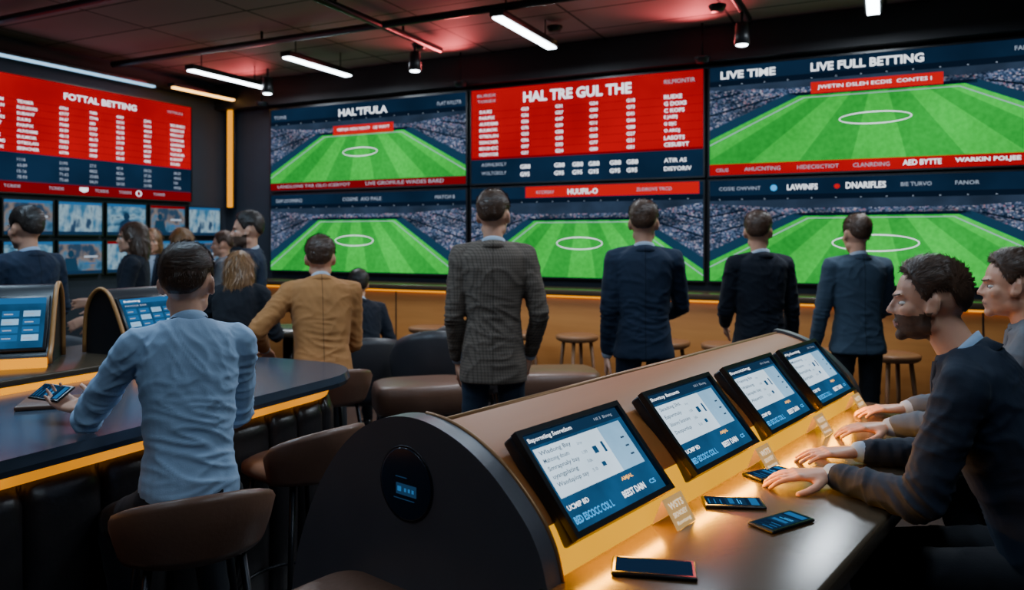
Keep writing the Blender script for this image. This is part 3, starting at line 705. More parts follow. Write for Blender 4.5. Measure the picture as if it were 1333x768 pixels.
for (s, p) in ((1.1, .80), (1.9, .80)):
    c = copy_thing(st, at(con(s, p)), RC); c['label'] = 'brown leather bar stool drawn up to the console table'
def wstool(loc, rz):
    t = thing('counter_stool', 'tall backless wooden stool at the orange counter', 'stool', loc, rz, group='backless stools along the counter')
    wd = mat('stool_wood', (.22, .10, .04), .5)
    loft('seat', t, [ring((0, 0, zz), r, r, 24, 2.3) for zz, r in ((.71, .15), (.725, .175), (.755, .18), (.765, .165))], wd)
    for i in range(4):
        a = math.pi/4+i*math.pi/2; tube('leg', t, [(.12*math.cos(a), .12*math.sin(a), .715), (.2*math.cos(a), .2*math.sin(a), 0)], [.017, .013], wd, 8)
    tube('foot_ring', t, [(.17*math.cos(q), .17*math.sin(q), .25) for q in [2*math.pi*i/18 for i in range(18)]], .008, METAL, 6, True)
    return t
w0 = wstool((-3.9, 6.2, 0), .2)
for i, x in enumerate((-5.3, -3.35, -2.9, -2.4, -1.6, -1.15, -.4, .05, .5)): copy_thing(w0, (x, 6.18+.05*(i % 2), 0), .3*i)
def ottoman(loc, rz, w, d):
    t = thing('ottoman', 'brown leather upholstered ottoman on slim dark legs', 'ottoman', loc, rz, group='leather ottomans')
    loft('cushion', t, [ring((0, 0, zz), w/2*g, d/2*g, 36, 4.5) for zz, g in ((.50, .93), (.52, 1), (.62, 1.01), (.665, .97), (.68, .86))], LEATH)
    box('frame', t, (0, 0, .48), (w*.9, d*.86, .04), METAL, .005)
    for sx in (-1, 1):
        for sy in (-1, 1): tube('leg', t, [(sx*w*.4, sy*d*.38, .48), (sx*w*.44, sy*d*.42, 0)], [.018, .012], METAL, 8)
ottoman(at((-.58, 4.95)), .3+TH, .62, .45); ottoman(at((.3, 5.4)), .1+TH, .62, .45)
def lounge(loc, rz, m, lab, top=.86):
    t = thing('lounge_chair', lab, 'chair', loc, rz, group='lounge chairs')
    loft('seat', t, [ring((0, 0, zz), .28*g, .27*g, 28, 3.5) for zz, g in ((.34, .9), (.36, 1), (.44, 1), (.47, .9))], m)
    arc_back(t, 'backrest', .28, .36, top, m, 180, 360, .05, 20, .5)
    for sx in (-1, 1):
        for sy in (-1, 1): tube('leg', t, [(sx*.2, sy*.2, .36), (sx*.25, sy*.25, 0)], [.016, .011], METAL, 8)
GR = mat('grey_upholstery', (.06, .07, .085), .7, bump=(120, .2, .003))
lounge(at((-1.15, 6.0)), TH+.3, LEATHD, 'dark leather lounge chair under a seated person')
lounge(at((-3.0, 5.2)), TH-.6, GR, 'grey upholstered lounge chair with curved back'); lounge(at((-.35, 6.4)), TH+.2, LEATHD, 'dark leather lounge chair with curved back', .95); lounge(at((-3.75, 6.2)), TH+.4, GR, 'grey upholstered lounge chair with curved back')
lounge(at((-.55, 5.72)), TH+.1, LEATHD, 'dark leather lounge chair with curved back', .95)
def htable(cam, lab, r=.32, h=1.0):
    t = thing('high_table', lab, 'table', at(cam))
    loft('table_top', t, [ring((0, 0, zz), q, q, 36) for zz, q in ((h-.04, r-.01), (h-.03, r), (h-.008, r), (h, r-.008))], TOPM)
    tube('pedestal', t, [(0, 0, .03), (0, 0, h-.04)], .035, METAL, 14); loft('foot_plate', t, [ring((0, 0, zz), q, q, 30) for zz, q in ((0, .24), (.015, .24), (.035, .05))], METAL)
htable((-1.5, 5.15), 'round dark high table between the drinkers', .25)
# ------------------------------------------------------------------ people
class Acc:
    def __init__(s): s.V = []; s.F = []
    def add(s, vf, M=None):
        V, F = vf; b = len(s.V)
        s.V += [(M @ Vector(v) if M is not None else Vector(v)) for v in V]; s.F += [tuple(i+b for i in f) for f in F]
def cap(p1, r1, p2, r2, n=14):
    p1, p2 = Vector(p1), Vector(p2); d = p2-p1; L = d.length or 1e-6; t = d/L
    a = Vector((0, 0, 1)) if abs(t.z) < .9 else Vector((0, 1, 0))
    x = t.cross(a).normalized(); y = t.cross(x)
    secs = []
    for e in (-85, -60, -30): e = math.radians(e); secs.append((p1+t*r1*math.sin(e), r1*math.cos(e)))
    secs += [(p1, r1), (p1.lerp(p2, .5), (r1+r2)/2), (p2, r2)]
    for e in (30, 60, 85): e = math.radians(e); secs.append((p2+t*r2*math.sin(e), r2*math.cos(e)))
    return loftd([ring(c, r, r, n, 2, x, y) for c, r in secs])
def ell(c, r, rot=None, n=18):
    secs = [ring((0, 0, math.sin(math.radians(e))), math.cos(math.radians(e)), math.cos(math.radians(e)), n) for e in (-86, -65, -45, -25, -8, 8, 25, 45, 65, 86)]
    V, F = loftd(secs); M = Matrix.Translation(c) @ (rot or Matrix.Identity(4)) @ Matrix.Diagonal((*r, 1))
    return [M @ v for v in V], F
TMP = bpy.data.scenes.new('workbench')
def flat(seq): return [c for v in seq for c in v]
def remesh(acc, name, voxel, smooth, mats, parent=None, folds=None, seed=0., base=.0):
    """union of the pieces into one continuous skin; folds = [(centre, axis, radius, amplitude)]"""
    me = bpy.data.meshes.new(name); me.from_pydata([tuple(v) for v in acc.V], [], acc.F); me.update()
    o = bpy.data.objects.new(name, me); TMP.collection.objects.link(o)
    bm = bmesh.new(); bm.from_mesh(me); bmesh.ops.recalc_face_normals(bm, faces=bm.faces[:]); bm.to_mesh(me); bm.free()
    m = o.modifiers.new('r', 'REMESH'); m.mode = 'VOXEL'; m.voxel_size = voxel; m.use_smooth_shade = True
    if smooth: s = o.modifiers.new('s', 'SMOOTH'); s.factor = .5; s.iterations = smooth
    vl = TMP.view_layers[0]; vl.update(); dg = vl.depsgraph
    nm_ = bpy.data.meshes.new_from_object(o.evaluated_get(dg)); o.modifiers.clear(); o.data = nm_; bpy.data.meshes.remove(me); nm_.name = name
    TMP.collection.objects.unlink(o); COL.objects.link(o)
    if folds or base:
        co_ = [v.co.copy() for v in nm_.vertices]; no_ = [v.normal.copy() for v in nm_.vertices]
        sv = Vector((seed, seed*1.7, 0)); out = []
        for c, n in zip(co_, no_):
            w = Vector((noise.noise(c*4+sv), noise.noise(c*4+sv+Vector((9, 0, 0))), noise.noise(c*4+sv+Vector((0, 9, 0)))))*.05
            d = 0.
            q = Vector((c.x*6, c.y*6, c.z*9))+w*30+sv
            a = noise.noise(q); d += base*((1-min(1, abs(a)*3.2))**2*1.4-.35+.5*noise.noise(c*3+sv))
            for fc, ax, rad, amp in folds or ():
                dist = (c-fc).length
                if dist < rad*2:
                    g = math.exp(-(dist/rad)**2); cw = c+w*.8
                    q = cw*7+ax*((cw-fc).dot(ax)*26)+sv; a = noise.noise(q)
                    d += amp*g*((1-min(1, abs(a)*2.6))**1.5*1.5-.5)
            out.append(c+n*d)
        nm_.vertices.foreach_set('co', flat(out)); nm_.update()
    nm_.materials.clear()
    for x in (mats if isinstance(mats, list) else [mats]): nm_.materials.append(x)
    nm_.polygons.foreach_set('use_smooth', [True]*len(nm_.polygons))
    if parent is not None: o.parent = parent
    return o
def blades(o, count, flow, ln, center, seed=1, wd=.0035, lift=.45):
    """adds short tapered locks of hair to the hair mesh"""
    r = random.Random(seed); me = o.data; P = [(p.center.copy(), p.normal.copy(), p.area) for p in me.polygons if (p.center-center).dot(p.normal) > 0]
    pick = r.choices(P, weights=[p[2] for p in P], k=count)
    V = [v.co.copy() for v in me.vertices]; F = [tuple(p.vertices) for p in me.polygons]
    for c, n, a in pick:
        f = flow(c); f = f-n*f.dot(n)
        if f.length < 1e-4: f = Vector((0, 1, 0))
        f = (f.normalized()+Vector((r.uniform(-.5, .5), r.uniform(-.5, .5), r.uniform(-.5, .5)))*.5).normalized(); s = f.cross(n).normalized()*wd*.5
        L = ln(c)*r.uniform(.6, 1.3); c = c+Vector((r.uniform(-1, 1), r.uniform(-1, 1), r.uniform(-1, 1)))*.004-n*.001
        lf = lift*r.uniform(.4, 1.3)
        b = len(V); V += [c-s, c+s, c+f*L*.6+n*L*lf*.55+s*.7, c+f*L*.6+n*L*lf*.55-s*.7, c+f*L+n*L*lf*.6]
        F += [(b, b+1, b+2, b+3), (b+3, b+2, b+4)]
    mt = me.materials[0]; nme = bpy.data.meshes.new('hair'); nme.from_pydata([tuple(v) for v in V], [], F); nme.materials.append(mt)
    nme.polygons.foreach_set('use_smooth', [True]*len(nme.polygons)); o.data = nme; bpy.data.meshes.remove(me)
def ik(a, b, l1, l2, hint):
    a, b = Vector(a), Vector(b); d = b-a; L = d.length
    if L > (l1+l2)*.995: b = a+d.normalized()*(l1+l2)*.995; d = b-a; L = d.length
    t = d/L; x = (l1*l1-l2*l2+L*L)/(2*L); h = math.sqrt(max(0, l1*l1-x*x))
    hv = Vector(hint); p = hv-t*hv.dot(t); p = p.normalized() if p.length > 1e-5 else Vector((0, 0, 1))
    return a+t*x+p*h, b
def hand(acc, w, fd, back, thumb, curl=.35, k=1., spread=.06):
    x = Vector(fd).normalized(); z = Vector(back); z = (z-x*z.dot(x)).normalized(); y = z.cross(x)*thumb
    def P(a, b, c): return Vector(w)+x*a*k+y*b*k+z*c*k
    secs = []
    for a, hw, ht, of in ((-.015, .024, .018, 0), (.0, .026, .018, 0), (.03, .036, .016, .0), (.065, .041, .013, 0), (.086, .040, .010, 0), (.094, .034, .006, 0)):
        secs.append(ring(P(a, of, 0), hw*k, ht*k, 16, 2.4, y, z))
    acc.add(loftd(secs))
    acc.add(ell(P(.035, .022, -.008), (.02*k, .02*k, .014*k)))
    for i, (off, Ls) in enumerate(((.031, (.040, .025, .020)), (.0105, (.045, .029, .022)), (-.0105, (.041, .027, .021)), (-.030, (.032, .02, .018)))):
        p = P(.083, off, .001); ang = curl*.5; sp = spread*(1.5-i)
        acc.add(ell(P(.083, off, .004), (.0105*k, .0105*k, .009*k)))
        for j, l in enumerate(Ls):
            d = (x*math.cos(ang)+y*math.sin(sp)-z*math.sin(ang)).normalized()
            q = p+d*l*k; acc.add(cap(p, (.0088-.0008*j)*k, q, (.0082-.0010*j)*k, 10)); p = q; ang += curl*(.9 if j == 0 else .7)
    p = P(.02, .026, -.006); dirs = ((.62, .75, -.25), (.85, .5, -.2), (.95, .22, -.2))
    for j, l in enumerate((.042, .032, .026)):
        d = (x*dirs[j][0]+y*dirs[j][1]+z*dirs[j][2]).normalized(); q = p+d*l*k
        acc.add(cap(p, (.0135-.0018*j)*k, q, (.0115-.0015*j)*k, 10)); p = q
def lerp_tab(T, a):
    for (a0, v0), (a1, v1) in zip(T, T[1:]):
        if a <= a1: return v0+(v1-v0)*(a-a0)/(a1-a0)
    return T[-1][1]
HAIR_T = [(0, 37), (30, 36), (48, 24), (60, 6), (70, -12), (78, -14), (86, 8), (110, 6), (124, -20), (150, -34), (180, -36)]
def hair_mesh(M, vol, seed, T=HAIR_T, side=.0035, parent=None, m=None, quiff=0.):
    na, ne = 56, 16
    rows = [[] for _ in range(ne+2)]
    for i in range(na):
        az = 360*i/na; a = az if az <= 180 else 360-az; e0 = lerp_tab(T, a)
        for j in range(-1, ne+1):
            u = max(0, j)/ne; e = e0+(89-e0)*u; er, ar = math.radians(e), math.radians(az)
            d = Vector((math.sin(ar)*math.cos(er), math.cos(ar)*math.cos(er), math.sin(er)))
            th = side+vol*min(1, max(0, (e-5)/45))**.8
            if u < .12: th *= .3+.7*u/.12
            if quiff and a < 60: th += quiff*(1-a/60)*max(0, 1-abs(e-50)/30)
            q = Vector((d.x*30, d.y*30, d.z*9))+Vector((seed, 0, seed))
            th += .0025*noise.noise(q)
            if j < 0: th = -.006
            rows[j+1].append(M @ (Vector((0, -.012, .031))+Vector((d.x*(.0765+th), d.y*(.0965+th), d.z*(.091+th)))))
    V, F = loftd(rows, True, False)
    return fixn(mesh_obj('hair', V, F, m, parent, True))
SKIN = mat('skin', (.66, .34, .225), .42, bump=(140, .12, .002), var=.12, vscale=20)
b_ = SKIN.node_tree.nodes['Principled BSDF']; b_.inputs['Subsurface Weight'].default_value = .12; b_.inputs['Subsurface Radius'].default_value = (.9, .3, .15); b_.inputs['Subsurface Scale'].default_value = .012
STUB = mat('stubble_skin', (.13, .07, .045), .7, bump=(300, .4, .002), var=.4, vscale=90)
LIP = mat('lip_skin', (.45, .2, .16), .45)
def hairmat(name, col):
    m = mat(name, col, .42, var=.6, vscale=110); return m
HAIRB = hairmat('brown_hair', (.075, .037, .021)); HAIRD = hairmat('black_hair', (.032, .022, .018)); HAIRL = hairmat('auburn_blonde_hair', (.27, .125, .045))
EYEW = mat('eye_white', (.6, .58, .55), .2); IRIS = mat('iris', (.03, .02, .015), .1); SHOE = mat('black_shoe', (.012, .011, .011), .3)
NAVYS = fabric('navy_suit', (.014, .025, .05)); BLKS = fabric('black_suit', (.010, .013, .022)); GRYS = fabric('slate_blazer', (.05, .08, .12)); TANS = fabric('tan_jacket', (.38, .165, .055)); SHB = fabric('light_blue_shirt', (.36, .51, .72), .7, False)
GRY2 = fabric('grey_jacket', (.12, .135, .16)); JEAN = fabric('dark_jeans', (.02, .034, .06), seams=False); BLKT = fabric('black_trousers', (.011, .012, .016), seams=False); SHW = fabric('pale_shirt', (.42, .5, .62), seams=False); CHAR = fabric('deep_navy_jacket', (.012, .020, .038), .75, seams=False); BLKW = fabric('black_sweater', (.012, .013, .018), seams=False); PLAID = plaid()
def person(lab, cam, face, k=1., pel=None, lean=0., side=0., twist=0., hyaw=0., hpitch=0., hfwd=.02, wl=None, wr_=None, el=None, er=None, al=None, ar=None, kl=(0, 1, .1), kr=(0, 1, .1), fl=None, fr=None, bl=None, br=None, curl=.4, curll=None,
           top=NAVYS, pants=BLKT, hair=HAIRB, shirt=SHW, vox=.011, hvol=.012, beard=False, quiff=0., longhair=False, jacket=True, hem=-.2, bulk=1., topname='jacket', collar=True, near=False, hdrop=0., HK=1.06):
    x, y = R(*cam); fa = math.radians(face)
    def L(v):
        if v is None: return None
        if len(v) == 4:
            dx, dy = v[1]-cam[0], v[2]-cam[1]
            return Vector((dx*math.cos(fa)+dy*math.sin(fa), -dx*math.sin(fa)+dy*math.cos(fa), v[3]))
        return Vector(v)
    def D(v):
        if v is None: return None
        if len(v) == 4: return Vector((v[1]*math.cos(fa)+v[2]*math.sin(fa), -v[1]*math.sin(fa)+v[2]*math.cos(fa), v[3]))
        return Vector(v)
    pel = Vector(pel or (0, 0, .93*k)); pel.z += .018*k
    le, sd, tw = math.radians(lean), math.radians(side), math.radians(twist)
    up = Matrix.Rotation(sd, 3, 'Y') @ Matrix.Rotation(-le, 3, 'X') @ Vector((0, 0, 1))
    right = Matrix.Rotation(tw, 3, 'Z') @ Vector((1, 0, 0)); right = (right-up*right.dot(up)).normalized(); fwd = up.cross(right)
    LT = .575*k; neck = pel+up*LT
    sw = .172*k*bulk
    sh = {s: pel+up*.500*k+right*s*sw for s in (-1, 1)}
    hp = {s: pel+Vector((s*.085*k, 0, -.01*k)) for s in (-1, 1)}
    wl = L(wl) or Vector((-.24*k, .08, .84*k)); wr_ = L(wr_) or Vector((.24*k, .08, .84*k))
    elb = {}; wrs = {}
    elb[-1], wrs[-1] = ik(sh[-1], wl, .31*k, .27*k, D(el) or Vector((-.35, -1, -.1))); elb[1], wrs[1] = ik(sh[1], wr_, .31*k, .27*k, D(er) or Vector((.35, -1, -.1)))
    al = L(al) or Vector((-.12*k, -.0, .085*k)); ar = L(ar) or Vector((.12*k, -.0, .085*k))
    kn = {}; an = {}
    kn[-1], an[-1] = ik(hp[-1], al, .435*k, .425*k, D(kl)); kn[1], an[1] = ik(hp[1], ar, .435*k, .425*k, D(kr))
    hup = (up*.45+Vector((0, 0, .55))).normalized(); hc = neck+hup*(.126*k-hdrop)+Vector((0, 1, 0))*hfwd
    hk = k*HK
    MH = Matrix.Translation(hc) @ Matrix.Rotation(math.radians(hyaw), 4, 'Z') @ Matrix.Rotation(-math.radians(hpitch), 4, 'X') @ Matrix.Diagonal((hk, hk, hk, 1))
    def trunk(acc, rings, wscale=1., p=2.5):
        secs = [ring(pel+up*t*LT+fwd*of*k, w*k*wscale, d*k*wscale, 28, p, right, fwd) for t, w, d, of in rings]
        acc.add(loftd(secs))
    B = Acc()
    trunk(B, [(-.12, .11, .09, 0), (0, .14, .09, 0), (.35, .12, .085, 0), (.65, .14, .09, 0), (.85, .14, .08, 0), (.98, .07, .05, 0)])
    for s in (-1, 1):
        B.add(cap(sh[s], .044*k, elb[s], .038*k)); B.add(cap(elb[s], .038*k, wrs[s], .026*k))
        B.add(cap(sh[s], .04*k, neck-up*.05*k, .05*k)); B.add(cap(hp[s], .075*k, kn[s], .05*k)); B.add(cap(kn[s], .05*k, an[s], .035*k))
        B.add(cap(an[s], .035*k, an[s]+Vector((0, .13*k, -.04*k)), .025*k))
    B.add(cap(neck-up*.05*k, .054*k, MH @ Vector((0, -.022, -.04)), .049*k, 18))
    for c, r in (((0, -.012, .031), (.0755, .0955, .090)), ((0, .028, -.03), (.060, .060, .073)), ((0, .03, -.070), (.050, .050, .036)), ((0, .070, -.094), (.022, .017, .017)), ((0, .077, .022), (.046, .014, .010)), ((0, .082, -.056), (.023, .011, .007)), ((0, .080, -.068), (.020, .010, .007)), ((.036, .053, -.020), (.026, .026, .026)), ((-.036, .053, -.020), (.026, .026, .026)), ((.044, .005, -.06), (.018, .036, .026)), ((-.044, .005, -.06), (.018, .036, .026))):
        B.add(ell(c, r), MH)
    B.add(cap((0, .082, .014), .0065, (0, .101, -.025), .0095), MH)
    for s in (-1, 1):
        B.add(ell((s*.010, .090, -.029), (.008, .011, .007)), MH)
        B.add(ell((s*.078, -.004, -.004), (.007, .018, .030), Matrix.Rotation(s*.35, 4, 'Z') @ Matrix.Rotation(.2, 4, 'X')), MH); B.add(ell((s*.073, .006, -.02), (.012, .012, .014)), MH)
    for s, fd, bk in ((-1, fl, bl), (1, fr, br)):
        fdir = D(fd) if fd is not None else (wrs[s]-elb[s]).normalized()
        bdir = D(bk) if bk is not None else Vector((s, 0, 0.15))
        hand(B, wrs[s]+fdir.normalized()*.012*k, fdir, bdir, -s, (curll if (s < 0 and curll) else curl), k*1.03)
    body = remesh(B, 'person', vox if near else .0085, 2, [SKIN, STUB, LIP])
    MI = MH.inverted()
    me = body.data; Z0 = (MH @ Vector((0, 0, 0))).z-.18
    cos = [v.co.copy() for v in me.vertices]
    for i, c in enumerate(cos):
        if c.z < Z0: continue
        q = MI @ c; ch = False
        for s in (-1, 1):
            dd = math.hypot(q.x-s*.031, (q.z-.0)*1.25)
            if dd < .021 and q.y > .05: q.y -= .0065*(1-(dd/.021)**2); ch = True
        dd = math.hypot(q.y+.0, q.z+.004)
        if abs(q.x) > .081 and dd < .02 and q.y > -.01: q.x -= math.copysign(.004*(1-dd/.02), q.x); ch = True
        if ch: cos[i] = MH @ q
    me.vertices.foreach_set('co', flat(cos)); me.update()
    mi = []
    for p in me.polygons:
        c = p.center
        if c.z < Z0: mi.append(0); continue
        q = MI @ c; r = 0
        if abs(q.x) < .024 and q.y > .080 and -.074 < q.z < -.05 and abs(q.z+.062) < .009*(1.1-abs(q.x)/.03): r = 2
        elif beard and -.14 < q.z and q.y > 0 and q.z < -.035+.35*(.045-q.y if q.y < .045 else 0) and not (abs(q.x) < .02 and q.y > .09 and q.z > -.043): r = 1
        mi.append(r)
    me.polygons.foreach_set('material_index', mi)
    body.location = (x, y, 0); body.rotation_euler = (0, 0, fa+TH); tag(body, lab, 'person')
    if longhair:
        H = Acc(); H.add(ell((0, -.022, .035), (.086, .1, .096)), MH)
        secs = [ring(MH @ Vector((0, oy_, z)), w*hk, d*hk, 20, 2.3) for z, w, d, oy_ in ((.06, .085, .07, -.04), (0, .092, .078, -.045), (-.07, .096, .075, -.055), (-.14, .088, .06, -.065), (-.18, .07, .04, -.065))]
        H.add(loftd(secs)); h = remesh(H, 'hair', .010, 4, hair, body, base=.003)
        blades(h, 2500, lambda c: Vector((0, -.1, -1)), lambda c: .055, hc, 5, .005, .12)
    else:
        h = hair_mesh(MH, hvol, face*.1, parent=body, m=hair, quiff=quiff)
        cc = MH @ Vector((0, -.01, .02)); R3 = MH.to_3x3().normalized()
        def flow(c):
            q = MI @ c
            if q.z > .05: return R3 @ Vector((.5-q.x*3, -.8 if q.y > -.03 else .3, -.1))
            return R3 @ Vector((q.x*2, -.4, -1.2))
        def ln(c):
            q = MI @ c; return .004+(.013 if near else .018)*max(0, min(1, (q.z-.01)/.08))
        blades(h, 9000 if near else 2600, flow, ln, cc, int(face)+5, .0017 if near else .0038, .26)
    for s in (-1, 1):
        V, F = ell((s*.031, .0690, -.001), (.0125, .0115, .0068)); e = mesh_obj('eye', [MH @ v for v in V], F, [EYEW, IRIS], body, True)
        for p in e.data.polygons:
            q = MI @ p.center
            if q.y > .077 and abs(q.x-s*.031) < .006: p.material_index = 1
        V, F = cap((s*.014, .0905, .019), .0028, (s*.046, .078, .025), .0024, 8); mesh_obj('eyebrow', [MH @ v for v in V], F, hair, body, True)
    T = Acc(); trunk(T, [(-.16, .13, .1, 0), (-.08, .148, .112, 0), (.05, .148, .110, 0), (.13, .142, .102, 0)])
    for s in (-1, 1):
        T.add(cap(hp[s], .083*k, kn[s], .062*k)); T.add(cap(kn[s], .062*k, an[s]+Vector((0, 0, .01)), .047*k))
    ft = [(kn[s], (an[s]-kn[s]).normalized(), .09, .005) for s in (-1, 1)]+[(an[s]+Vector((0, 0, .06)), Vector((0, 0, 1)), .08, .005) for s in (-1, 1)]
    remesh(T, 'trousers', .012, 3, pants, body, ft, face, .003)
    for s in (-1, 1):
        a = an[s]; SA = Acc(); SA.add(ell(a+Vector((0, -.02*k, -.035*k)), (.042*k, .05*k, .045*k))); SA.add(ell(a+Vector((s*.005, .09*k, -.053*k)), (.047*k, .1*k, .03*k)))
        SA.add(cap(a+Vector((0, 0, -.03)), .04*k, a+Vector((0, .08*k, -.05*k)), .034*k)); remesh(SA, 'shoe', .012, 2, SHOE, body)
    J = Acc(); b = bulk
    if jacket:
        rg = [(hem, .182*b, .134, 0), (hem*.5, .178*b, .130, 0), (0, .168*b, .124, 0), (.3, .144*b, .108, 0), (.55, .158*b, .114, 0), (.75, .176*b, .116, 0), (.86, .180*b, .104, -.005), (.93, .145, .084, -.01), (1.0, .080, .064, -.008)]
        if hem > -.12: rg = rg[1:]
        rr_ = (.064, .053, .050, .040)
    else:
        rg = [(.0, .148*b, .114, 0), (.08, .154*b, .118, 0), (.28, .138*b, .104, 0), (.55, .15*b, .108, 0), (.75, .166*b, .106, 0), (.86, .164*b, .096, -.005), (.93, .128, .078, -.01), (1.0, .074, .060, -.008)]
        rr_ = (.058, .050, .045, .033)
    trunk(J, rg)
    for s in (-1, 1):
        J.add(cap(sh[s]-up*.010*k, rr_[0]*k, elb[s], rr_[1]*k)); J.add(cap(elb[s], rr_[2]*k*1.04, wrs[s]-(wrs[s]-elb[s]).normalized()*.03, rr_[3]*k))
        if jacket: J.add(cap(sh[s]+up*.014*k+right*s*.014*k, .044*k, neck-up*.030*k, .046*k))
        J.add(cap(sh[s]-up*.004*k, .056*k, neck-up*.036*k, .052*k))
    fl_ = []
    A_ = 1.15 if jacket else 1.35
    for s in (-1, 1):
        ua = (elb[s]-sh[s]).normalized(); fo = (wrs[s]-elb[s]).normalized()
        fl_ += [(elb[s], (ua+fo).normalized(), .075, .0085*A_), (elb[s].lerp(wrs[s], .65), fo, .07, .004*A_), (sh[s].lerp(elb[s], .45)-right*s*.02, ua, .08, .004*A_), (pel+up*.78*LT+right*s*.14*k, (up+right*s*.8).normalized(), .08, .005*A_)]
    fl_ += [(pel+up*.30*LT-fwd*.1, (up+right*.25).normalized(), .13, .006*A_), (pel+up*.05*LT-fwd*.1, (up-right*.2).normalized(), .12, .003*A_), (pel+up*.75*LT-fwd*.1, (up*.5+right*.9).normalized(), .1, .003*A_)]
    remesh(J, topname, .006 if near else .009, 2, top, body, fl_, face+3, .0035 if jacket else .004)
    if jacket:
        def chest(t, xx, lift):
            for (t0, w0_, d0, o0), (t1, w1_, d1, o1) in zip(rg, rg[1:]):
                if t <= t1: break
            u_ = (t-t0)/(t1-t0); w_ = (w0_+(w1_-w0_)*u_)*k; d_ = (d0+(d1-d0)*u_)*k; o_ = (o0+(o1-o0)*u_)*k
            yy = d_*max(0., 1-(abs(xx)/w_)**2.5)**.4
            return pel+up*t*LT+right*xx+fwd*(yy+o_+lift)
        ts = [.98, .9, .8, .7, .6, .5, .42]
        V = []; F = []
        for i, t_ in enumerate(ts):
            g = (t_-.42)/.56; V += [chest(t_, (-.046+.023*j)*g*k, .004) for j in range(5)]
        for i in range(6):
            for j in range(4): F.append((i*5+j, i*5+j+1, i*5+j+6, i*5+j+5))
        mesh_obj('shirt_front', V, F, shirt, body, True)
        for s in (-1, 1):
            V = []; F = []
            for i, t_ in enumerate(ts):
                g = (t_-.42)/.56; xi = .044*g*k; wd_ = (.012+.042*math.sin(min(1, max(0, (t_-.42)/.40))*math.pi*.5))*k*(1 if t_ < .88 else .55)
                V += [chest(t_, s*(xi+wd_*j/3), .010-.002*j) for j in range(4)]+[chest(t_, s*(xi+wd_), -.004)]
            for i in range(6):
                for j in range(4): F.append((i*5+j, i*5+j+1, i*5+j+6, i*5+j+5))
            mesh_obj('lapel', V, F, top, body, True)
    def coll(name, m, c0, rx, ry, h, th, flare):
        secs = []; n = 26
        for i in range(n):
            a = math.radians(105+330*i/(n-1)); rad = right*math.cos(a)*rx+fwd*math.sin(a)*ry; o_ = rad.normalized()
            bk = .5-.5*math.sin(a); hh = h*(.55+.45*bk); dn = -up*(.035*(1-bk))
            b0 = c0+rad+dn
            secs.append([b0+o_*flare, b0+o_*(flare*.3)+up*hh*.6, b0+up*hh, b0-o_*th+up*hh, b0-o_*th*1.2, b0-o_*th*.5-up*.02])
        loft(name, body, secs, m)
    nb = neck-up*.014*k
    if collar:
        coll('shirt_collar', shirt if jacket else top, nb, .061*k, .061*k, .042*k, .006, .008)
        if jacket: coll('jacket_collar', top, nb-up*.010, .072*k, .072*k, .032*k, .008, .028)
        else:
            coll('collar_band', NAVYS, nb+up*.022, .0625*k, .0625*k, .006*k, .004, .001)
        for s in (-1, 1):
            if jacket:
                d = (wrs[s]-elb[s]).normalized(); V, F = cap(wrs[s]-d*.035, .035*k, wrs[s]-d*.004, .033*k, 16); mesh_obj('shirt_cuff', V, F, shirt, body, True)
    return body
person('person seen from behind in brown checked blazer, hands in pockets', (-.10, 4.15), 0, 1.04, top=PLAID, pants=JEAN, shirt=SHW, wl=(-.20, .10, .93), wr_=(.20, .12, .95), el=(-.35, -1, 0), er=(.75, -1, 0), hyaw=-12, bulk=.97, hem=-.26)
person('person in navy suit standing with forearms raised in front', (.79, 4.6), -5, 1.02, top=NAVYS, pants=JEAN, hair=HAIRB, wl=(-.22, .06, .85), wr_=(.12, .34, 1.08), er=(.8, -.6, -.8), hyaw=-8, quiff=.01, hem=-.13)
person('person in black suit standing with hands in front', (1.58, 4.9), 8, .99, top=BLKS, pants=BLKT, wl=(-.10, .3, 1.02), wr_=(.27, .1, .84), el=(-.5, -.6, -.8), hyaw=-30, hem=-.13)
person('person in slate blue blazer standing with hand in front', (2.25, 5.0), 0, .98, top=GRYS, pants=BLKT, hair=HAIRB, wl=(-.25, .1, .84), wr_=(.14, .3, 1.0), er=(.8, -.6, -.7), hyaw=5, quiff=.008, hem=-.13)
person('person with short beard in dark navy suit, hands on console table', con(1.06, .74), 52, .96, pel=(0, 0, .79), lean=23, hyaw=16, hpitch=0, hfwd=.05, top=CHAR, pants=BLKT, hair=HAIRB, shirt=SHB, hem=-.1, vox=.005, beard=True, quiff=.004, hvol=.009, near=True, HK=.97,
       wl=('c', .86, 2.06, .965), wr_=('c', 1.03, 2.28, .965), el=(-.5, -.3, -.8), er=(.5, -.3, -.8), fl=('c', -1, .12, -.03), fr=('c', -1, .05, -.03), bl=(0, 0, 1), br=(0, 0, 1), curl=.28, al=(-.12, .28, .33), ar=(.12, .28, .33), kl=(0, 1, .5), kr=(0, 1, .5), hdrop=.006, bulk=1.04)
person('person in grey jacket and pale shirt, hands on console table', con(1.90, .80), 52, .97, pel=(0, 0, .79), lean=22, hyaw=14, top=GRY2, pants=BLKT, hair=HAIRB, shirt=SHW, hem=-.1, vox=.006, quiff=.004, hvol=.010, near=True, HK=1.0,
       wl=('c', 1.27, 2.58, .965), wr_=('c', 1.47, 2.86, .965), el=(-.5, -.3, -.8), er=(.5, -.3, -.8), fl=('c', -1, .1, -.03), fr=('c', -1, .1, -.03), bl=(0, 0, 1), br=(0, 0, 1), curl=.3, al=(-.12, .28, .33), ar=(.12, .28, .33), kl=(0, 1, .5), kr=(0, 1, .5), hdrop=.01)
